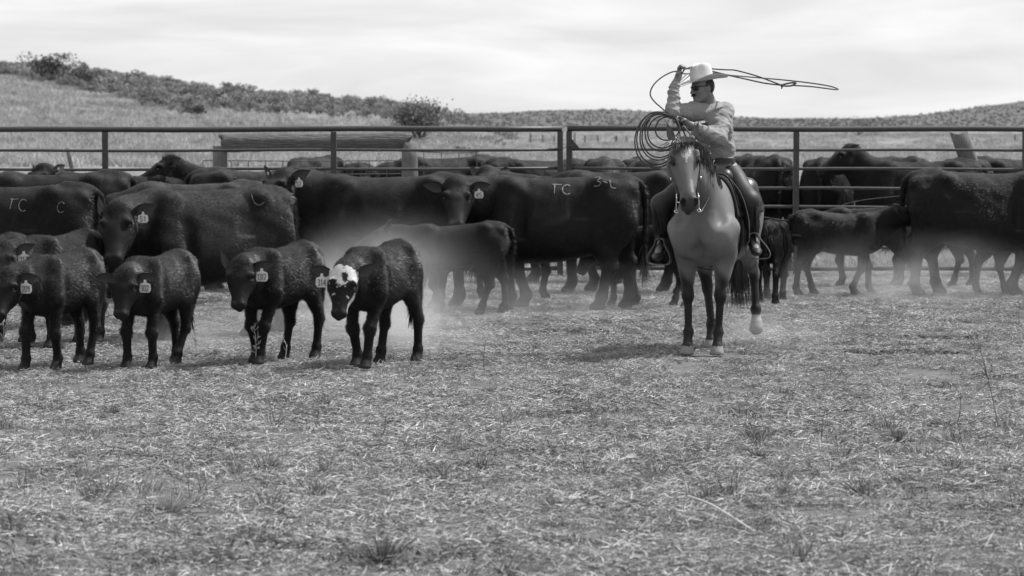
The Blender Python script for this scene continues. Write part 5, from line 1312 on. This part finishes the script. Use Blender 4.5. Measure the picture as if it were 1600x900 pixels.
    mb = MB(); V = []
    for z_ in (.002, .022):
        for j in range(na):
            a = 2*math.pi*j/na; ca, sa = math.cos(a), math.sin(a); rb = 1/math.sqrt((ca/.104)**2+(sa/.087)**2)+.0025; V.append(O+hatF*ca*rb+tS*sa*rb+hatU*z_)
    mb.add(V, [(j, (j+1) % na, na+(j+1) % na, na+j) for j in range(na)]); mb.build('hat_band', material('hat_ribbon', base=.45, rough=.7), hat)
build_rider()
# ------------------------------------------------------------------ rope
M_ROPE = material('lariat_rope', base=.06, rough=.7, nscale=40, nvar=.5, bump=.002, bscale=150)
M_ROPEL = M_ROPE
rope = empty('lasso', RO); tag(rope, 'stiff dark lasso, loop swinging behind the hat and coils held in the left hand', 'rope')
mb = MB(); hr = J['haR']+np.array([.03, -.02, .0])
P = lambda x, y, Y: W(x, y, Y)
loopA = [hr, P(1072, 107, 26.02), P(1092, 104, 26.35), P(1112, 107.5, 26.5), P(1135, 109, 26.3), P(1150, 110, 26.15), P(1180, 118, 25.9), P(1205, 127, 25.7), P(1221, 133, 25.6)]
loopB = [P(1221, 133, 25.6), P(1195, 130, 25.75), P(1165, 123.5, 26.0), P(1140, 118, 26.4), P(1113, 111.5, 26.75), P(1090, 109, 26.7), P(1072, 107.5, 26.2), hr]
mb.tube([q_-RO for q_ in smooth_path(loopA, 8)], .0062, 7); mb.tube([q_-RO for q_ in smooth_path(loopB, 8)], .0062, 7)
mb.tube([q_-RO for q_ in smooth_path([P(1240, 133.5, 25.5), P(1265, 135, 25.55), P(1290, 138, 25.7), P(1306, 140, 26.1), P(1309, 139, 26.6), P(1296, 134.5, 27.2), P(1265, 129.5, 27.7), P(1225, 125, 28.0), P(1180, 121, 27.9), P(1140, 117.5, 27.5), P(1113, 114, 27.0), P(1085, 115, 26.5), P(1066, 115, 26.1), hr], 8)], .0062, 7)
mb.build('swinging_loop', M_ROPE, rope)
mb = MB(); mb.tube([q_-RO for q_ in smooth_path([P(1221, 133, 25.6), P(1228, 134.5, 25.58), P(1238, 133.5, 25.57), P(1243, 129.5, 25.57), P(1236, 129.5, 25.59), P(1226, 131.5, 25.6)], 6, closed=True)], .0075, 7)
for c in (P(1222, 133.5, 25.6), P(1242, 130, 25.57)):
    mb.tube([c-RO-np.array([.012, 0, .004]), c-RO+np.array([.012, 0, .004])], [.013, .011], 8)
mb.tube([P(1223, 134, 25.6)-RO, P(1221, 139, 25.6)-RO], .006, 6)
mb.build('honda_knot', M_ROPE, rope)
mb = MB(); mb.tube([q_-RO for q_ in smooth_path([hr, P(1052, 112, 26.03), P(1035, 120, 25.98), P(1021, 133, 25.92), P(1016, 147, 25.9), P(1022, 158, 25.9), P(1033, 168, 25.9), P(1043, 177, 25.92), P(1054, 186, 25.94)], 8)], .0062, 7)
mb.build('rope_tail', M_ROPE, rope)
hl_ = J['haL']+np.array([-.02, -.01, -.01]); rg = np.random.default_rng(3)
mb = MB()
for i, (lx, ty, by, dY) in enumerate([(992, 174, 262, -.02), (995, 173, 257, .0), (1000, 175, 250, -.04), (1003, 177, 246, .03), (1008, 174, 236, .05), (1012, 180, 231, -.03), (1024, 182, 219, .06)]):
    cx_ = (lx+1062)/2; rx_ = (1062-lx)/2; yc = (ty+by)/2; ry = (by-ty)/2; pts_ = []; hp2 = (1055, 186)
    for k in range(40):
        t_ = 2*math.pi*k/40; x_ = cx_+rx_*math.cos(t_); y_ = yc-ry*math.sin(t_)-.10*(x_-cx_); dt = t_-1.05; w_ = .85*math.exp(-(dt/.42)**2)
        pts_.append(P(x_*(1-w_)+(hp2[0]+i*.8-2)*w_, y_*(1-w_)+hp2[1]*w_, 25.95+dY+.03*math.sin(t_+i)))
    mb.tube([q_-RO for q_ in smooth_path(pts_, 3, closed=True)], .0062, 7, closed=True)
mb.build('coils', M_ROPE, rope)
# ================================================================== GRASS of the pen
M_GRASS = bpy.data.materials.new('dry_grass'); M_GRASS.use_nodes = True
t = M_GRASS.node_tree; p = t.nodes['Principled BSDF']; p.inputs['Roughness'].default_value = .75; p.inputs['Specular IOR Level'].default_value = .15
at = t.nodes.new('ShaderNodeAttribute'); at.attribute_name = 'Col'; oi = t.nodes.new('ShaderNodeObjectInfo')
f = mth('MULTIPLY', at.outputs['Fac'], mth('MULTIPLY_ADD', oi.outputs['Random'], .7, .65, tree=t), tree=t)
t.links.new(f, p.inputs['Base Color'])
p.inputs['Subsurface Weight'].default_value = 0
rg = np.random.default_rng(42)
def turf(seed, R_, n, hlo, hhi, green, lying, wd=.0035, c0=.17, c1=.40):
    g_ = np.random.default_rng(seed); mb = MB()
    for i in range(n):
        r_ = R_*math.sqrt(g_.random()); a = g_.random()*6.28; p0 = np.array([r_*math.cos(a), r_*math.sin(a), -.01])
        az = g_.random()*6.28; h = g_.uniform(hlo, hhi)
        if g_.random() < lying:
            el = g_.uniform(.0, .45); p0[2] = g_.uniform(.0, .03); L = h*g_.uniform(.8, 1.8); col = c1*g_.uniform(.55, 1.15)
        else:
            el = g_.uniform(.7, 1.5); L = h; col = (c0 if g_.random() < green else c1*.8)*g_.uniform(.6, 1.3)
        d = np.array([math.cos(az)*math.cos(el), math.sin(az)*math.cos(el), math.sin(el)])
        w_ = nrm(np.cross(d, g_.normal(0, 1, 3))); b = np.array([math.cos(az), math.sin(az), -.6])*L*.25*g_.random()
        mb.blade(p0, d, w_, L, wd*g_.uniform(.6, 1.5), b, 2, c=col)
    return mb.build('turf', M_GRASS, usec=True, link=False, smooth=False)
protos = [turf(i, .20, 200, .012, .04, .7, .5) for i in range(6)]           # short trampled
protos += [turf(10+i, .16, 130, .025, .075, .4, .45, c1=.43) for i in range(3)]    # straw heaps
protos += [turf(20+i, .05, 60, .07, .19, .7, .08, wd=.0035, c0=.12, c1=.42) for i in range(3)]   # upright tufts
protos += [turf(30, .15, 110, .015, .04, .9, .3, c0=.05, c1=.2)]              # dark litter
pts = []; pk = []; sc_l = []
def patch(x, y): return .5+.5*math.sin(x*1.3+1.7*math.sin(y*.9+.5))*math.sin(y*.75+1.2*math.sin(x*.8))
def clear(x, y, tall):
    return all((x-a)**2+(y-b)**2 > (c+(.14 if tall else 0))**2 for a, b, c in HOOVES)
for k in range(19000):
    Y = math.sqrt(rg.uniform(11.0**2, 40.0**2)) if k % 3 else rg.uniform(11, 40)
    X = rg.uniform(-1, 1)*(Y*.1667+1.6); q_ = patch(X, Y)
    u = rg.random()
    bare = math.sin(X*2.1+2*math.sin(Y*.7))*math.sin(Y*1.3+1.5*math.sin(X*1.7))+.5*math.sin(X*5.3+Y*2.2)*math.sin(Y*4.1-X)
    if bare > .62 and rg.random() < .75: continue
    if u < .035+.04*(q_ > .6): i = 9+rg.integers(3); s_ = rg.uniform(.4, 1.0)*(1.15 if Y < 20 else .8)
    elif u < .25+.35*q_: i = 6+rg.integers(3); s_ = rg.uniform(.6, 1.15)
    elif u > .93-.16*(1-q_): i = 12; s_ = rg.uniform(.8, 1.6)
    else: i = rg.integers(6); s_ = rg.uniform(.7, 1.3)
    if Y > 21 and Y < 33 and not clear(X, Y, 6 <= i < 12): continue
    if Y > 22: s_ *= .8
    pts.append((X, Y, 0)); pk.append(i); sc_l.append(s_)
n_ = len(pts)
o = scatter('grass', pts, np.stack([rg.normal(0, .06, n_), rg.normal(0, .06, n_), rg.random(n_)*6.28], 1), sc_l, pk, protos)
tag(o, 'short dry trampled grass and straw covering the ground of the pen', 'grass', kind='stuff')
# long grass of the pasture just beyond the fence
protos = [turf(50+i, .5, 240, .10, .30, .4, .1, wd=.007, c0=.24, c1=.55) for i in range(4)]
pts = []; 
for k in range(4200):
    Y = rg.uniform(40.5, 78); X = rg.uniform(-1, 1)*(Y*.1667+2.5); pts.append((X, Y, float(terrain_h(np.array([X]), np.array([Y]))[0])))
n_ = len(pts); o = scatter('pasture_grass', pts, np.stack([0*rg.random(n_), 0*rg.random(n_), rg.random(n_)*6.28], 1), rg.uniform(.5, 1.1, n_), rg.integers(0, 4, n_), protos)
tag(o, 'pale long pasture grass beyond the pipe fence', 'grass', kind='stuff')

pts = []; k = 0
protos2 = [turf(70+i, .6, 160, .12, .34, .4, .1, wd=.012, c0=.26, c1=.56) for i in range(3)]
while len(pts) < 5200 and k < 20000:
    k += 1; u = rg.uniform(-150, 1750); y = rg.uniform(112, 262)
    if u < 770 and y < sage_border(np.array(u)): continue
    if u > 740 and y < 204: continue
    P_ = hit(u, y)
    if P_ is None or P_[1] < 76 or P_[1] > 430: continue
    pts.append(P_)
n_ = len(pts); o = scatter('meadow_grass', pts, np.stack([0*rg.random(n_), 0*rg.random(n_), rg.random(n_)*6.28], 1), rg.uniform(.7, 1.5, n_), rg.integers(0, 3, n_), protos2)
tag(o, 'pale meadow grass on the slope below the sagebrush', 'grass', kind='stuff')
# ------------------------------------------------------------------ single weeds and stalks
M_STALK = material('dry_weed_stalk', base=.13, rough=.8, nscale=20); M_PALE = material('pale_dry_stalk', base=.38, rough=.8, nscale=20)
def weed(px, py, h, label, kind=0, lean=(0, 0), mat=None, seed=0, group=None):
    g_ = np.random.default_rng(seed+100); base = G(px, py); mb = MB()
    tip = np.array([lean[0], lean[1], h]); P_ = smooth_path([np.zeros(3)-np.array([0, 0, .02]), tip*.5+g_.normal(0, .012, 3), tip], 6)
    mb.tube(P_, list(np.linspace(.0042, .0018, len(P_))), 5)
    nb = {0: 5, 1: 14, 2: 20}[kind]
    for i in range(nb):
        tt = g_.uniform(.35, 1); q_ = P_[int(tt*(len(P_)-1))]; az = g_.random()*6.28; el = g_.uniform(.3, 1.1); L = h*g_.uniform(.08, .25)*(1.2-tt*.5)
        d = np.array([math.cos(az)*math.cos(el), math.sin(az)*math.cos(el), math.sin(el)]); mb.tube([q_, q_+d*L*.5, q_+d*L+np.array([0, 0, .01])], [.002, .0016, .001], 4)
        if kind: 
            for _ in range(4): mb.blade(q_+d*L*g_.uniform(.4, 1), nrm(d+g_.normal(0, .6, 3)), g_.normal(0, 1, 3), .03, .010, seg=2)
    o = mb.build('weed_stalk', mat or M_STALK, smooth=False); o.location = base; tag(o, label, 'weed', group or 'dry weeds standing in the pen'); return o
weed(757, 583, .26, 'straight bare stalk standing alone between the front calves and the horse', 0, (.01, 0), seed=1)
weed(1562, 672, .62, 'tallest leaning dry weed with side twigs, at the right in the foreground', 1, (-.15, .05), seed=2)
weed(1493, 668, .22, 'short dark twiggy weed left of the tallest leaning weed', 0, (.03, 0), seed=3)
weed(926, 660, .16, 'small bent stalk in the middle foreground below the horse shadow', 0, (-.03, 0), seed=4)
weed(944, 476, .26, 'pale branching weed at the feet of the branded cow', 2, (-.04, 0), M_PALE, seed=5)
weed(399, 572, .33, 'pale seed stalk rising before the legs of the third front calf', 1, (-.01, 0), M_PALE, seed=6)
weed(373, 500, .30, 'pale leafy weed behind the third front calf under the big cow', 2, (-.03, 0), M_PALE, seed=7)
weed(442, 572, .25, 'thin pale stalk between the legs of the third front calf', 0, (-.01, 0), M_PALE, seed=8)
weed(304, 556, .26, 'thin pale stalk between the second and third front calves', 1, (0, 0), M_PALE, seed=9)
weed(6, 578, .40, 'tall pale stalk at the left picture edge before the calves', 1, (.0, 0), M_PALE, seed=10)
weed(1283, 690, .20, 'faint twig in the right foreground left of the dark grass tuft', 0, (.02, 0), seed=11)
weed(300, 790, .22, 'blurred dark twig pair in the left foreground', 0, (-.01, .05), seed=12)
weed(590, 690, .16, 'thin forked stalk below the white faced calf', 0, (.05, 0), seed=13)
def tuft(px, py, s_, label, seed, dark=True):
    mb = MB(); g_ = np.random.default_rng(seed)
    for i in range(140):
        az = g_.random()*6.28; el = g_.uniform(.8, 1.5); L = s_*.8*g_.uniform(.35, 1); d = np.array([math.cos(az)*math.cos(el), math.sin(az)*math.cos(el), math.sin(el)])
        mb.blade((d[0]*.05, d[1]*.05, -.01), d, nrm(np.cross(d, g_.normal(0, 1, 3))), L, .004, np.array([d[0], d[1], -.5])*L*.3, 3, c=(.11 if dark else .4)*g_.uniform(.6, 1.5))
    o = mb.build('grass_tuft', M_GRASS, usec=True, smooth=False); o.location = G(px, py); tag(o, label, 'grass tuft', 'grass tufts in the pen')
for i, a in enumerate([(1405, 697, .20, 'dark upright grass tuft in the right foreground', True), (1108, 785, .20, 'dark fan of grass behind the fallen twig', True), (190, 545, .16, 'dark tuft at the hooves of the leftmost calves', True),
                       (975, 590, .13, 'small tuft in the sunny gap left of the horse shadow end', False), (598, 880, .26, 'blurred tall dark tuft at the bottom of the picture', True), (265, 800, .26, 'blurred pale straw tuft in the left foreground', False), (1185, 720, .14, 'small dark tuft in the middle right foreground', True)]):
    tuft(a[0], a[1], a[2], a[3], 60+i, a[4])
mb = MB(); a = G(1074, 790)+np.array([0, 0, .05]); b = G(1180, 838)+np.array([0, 0, .02]); o0 = a.copy()
mb.tube([q_-o0 for q_ in smooth_path([a, a*.6+b*.4+np.array([0, 0, .02]), b], 5)], [.006]*11, 6); mb.tube([np.zeros(3), np.array([-.01, 0, .07])], [.008, .005], 5)
mb.tube([(b-o0)*.55, (b-o0)*.55+np.array([.08, -.05, .03])], [.006, .003], 5)
o = mb.build('fallen_twig', M_PALE); o.location = o0; tag(o, 'pale fallen twig lying in the right foreground grass', 'twig')
# bare dark scuffs are real shallow clods of turned earth
M_CLOD = material('turned_earth', base=.06, rough=1, nscale=15, nvar=.5, bump=.02, bscale=30)
def clods(px, py, rx, ry, n, label, seed):
    g_ = np.random.default_rng(seed); mb = MB(); c0 = G(px, py)
    for i in range(n):
        x, y = g_.normal(0, rx*.45), g_.normal(0, ry*.45); r_ = g_.uniform(.015, .05); ring = []
        V = [(x+r_*math.cos(a)*g_.uniform(.7, 1.3), y+r_*math.sin(a)*g_.uniform(.7, 1.3), -.01) for a in np.linspace(0, 6.28, 8)[:-1]]+[(x+r_*.6*math.cos(a)*g_.uniform(.7, 1.3), y+r_*.6*math.sin(a), r_*g_.uniform(.4, .8)) for a in np.linspace(0, 6.28, 8)[:-1]]+[(x, y, r_*.8)]
        mb.add(V, [(j, (j+1) % 7, 7+(j+1) % 7, 7+j) for j in range(7)], [(7+j, 7+(j+1) % 7, 14) for j in range(7)])
    o = mb.build('turned_soil', M_CLOD, smooth=False); o.location = c0; tag(o, label, 'soil', kind='stuff')
clods(1400, 553, .55, .25, 90, 'dark clods of turned soil right of the horse', 1); clods(1490, 530, .5, .2, 60, 'dark clods of turned soil far right', 2)
clods(440, 850, .35, .3, 60, 'dark clods of turned soil in the bottom foreground', 3); clods(950, 520, .5, .3, 50, 'dark clods of soil left of the horse', 4)
clods(1480, 668, .2, .15, 30, 'dark clods of soil at the foot of the twiggy weed', 5)
# ================================================================== DUST
def dust(name, c, r, dens, label, seed=0, nsc=2.0):
    """closed ellipsoid of dust, thinning towards its rim and broken by noise"""
    mb = MB(); n, m = 12, 18
    for i in range(n+1):
        for j in range(m):
            th = math.pi*i/n; ph = 2*math.pi*j/m; mb.v.append((math.sin(th)*math.cos(ph), math.sin(th)*math.sin(ph), math.cos(th))); mb.c.append(1)
    for i in range(n):
        for j in range(m): mb.q.append((i*m+j, (i+1)*m+j, (i+1)*m+(j+1) % m, i*m+(j+1) % m))
    mt = bpy.data.materials.new('dust_'+name); mt.use_nodes = True; t = mt.node_tree; t.nodes.remove(t.nodes['Principled BSDF'])
    v = t.nodes.new('ShaderNodeVolumePrincipled'); v.inputs['Color'].default_value = (.9, .9, .9, 1); v.inputs['Anisotropy'].default_value = .2
    t.links.new(v.outputs[0], t.nodes['Material Output'].inputs['Volume'])
    c_ = t.nodes.new('ShaderNodeTexCoord'); ln = t.nodes.new('ShaderNodeVectorMath'); ln.operation = 'LENGTH'; t.links.new(c_.outputs['Object'], ln.inputs[0])
    mp_ = t.nodes.new('ShaderNodeMapping'); mp_.inputs['Location'].default_value = (seed*3.1, seed, 0); mp_.inputs['Scale'].default_value = (r[0]*nsc, r[1]*nsc, r[2]*nsc); t.links.new(c_.outputs['Object'], mp_.inputs[0])
    nz_ = t.nodes.new('ShaderNodeTexNoise'); nz_.inputs['Scale'].default_value = 1; nz_.inputs['Detail'].default_value = 3; t.links.new(mp_.outputs[0], nz_.inputs[0])
    fall = mth('POWER', mth('MAXIMUM', mth('SUBTRACT', 1.0, ln.outputs['Value'], tree=t), 0.0, tree=t), 1.6, tree=t)
    nn = mth('MAXIMUM', mth('MULTIPLY_ADD', nz_.outputs[0], 5.5, -2.1, tree=t), 0.05, tree=t)
    t.links.new(mth('MULTIPLY', mth('MULTIPLY', fall, nn, tree=t), dens, tree=t), v.inputs['Density'])
    o = mb.build('dust_cloud', mt); o.location = c; o.scale = r; tag(o, label, 'dust', kind='stuff')
def dc(px, py, Y): return W(px, py, Y)
dust('a', dc(585, 480, 27.6), (1.15, 1.3, .85), 1.35, 'pale dust cloud rising behind the white faced calf', 1)
dust('b', dc(610, 470, 29.6), (1.5, .9, 1.0), .55, 'thin dust hanging before the long black cow', 2, .9)
dust('c', dc(1440, 470, 33.6), (2.6, 1.0, .85), .85, 'low dust drifting round the legs of the right hand cattle', 3)
dust('d', dc(1215, 520, 26.9), (.7, .5, .25), 2.0, 'small puff of dust at the raised hind hoof', 4)
dust('e', dc(900, 488, 31.0), (2.4, .8, .6), .55, 'low dust round the hooves of the branded cow', 5)
dust('f', dc(370, 520, 27.4), (1.3, .8, .5), .8, 'low dust behind the third front calf', 6)
dust('g', dc(650, 522, 26.2), (.95, .6, .40), 1.6, 'wisp of dust on the ground right of the white faced calf', 7, 1.8)
dust('h', dc(330, 545, 26.4), (1.2, .5, .35), .9, 'wisp of dust round the hooves of the front calves', 8, 1.8)
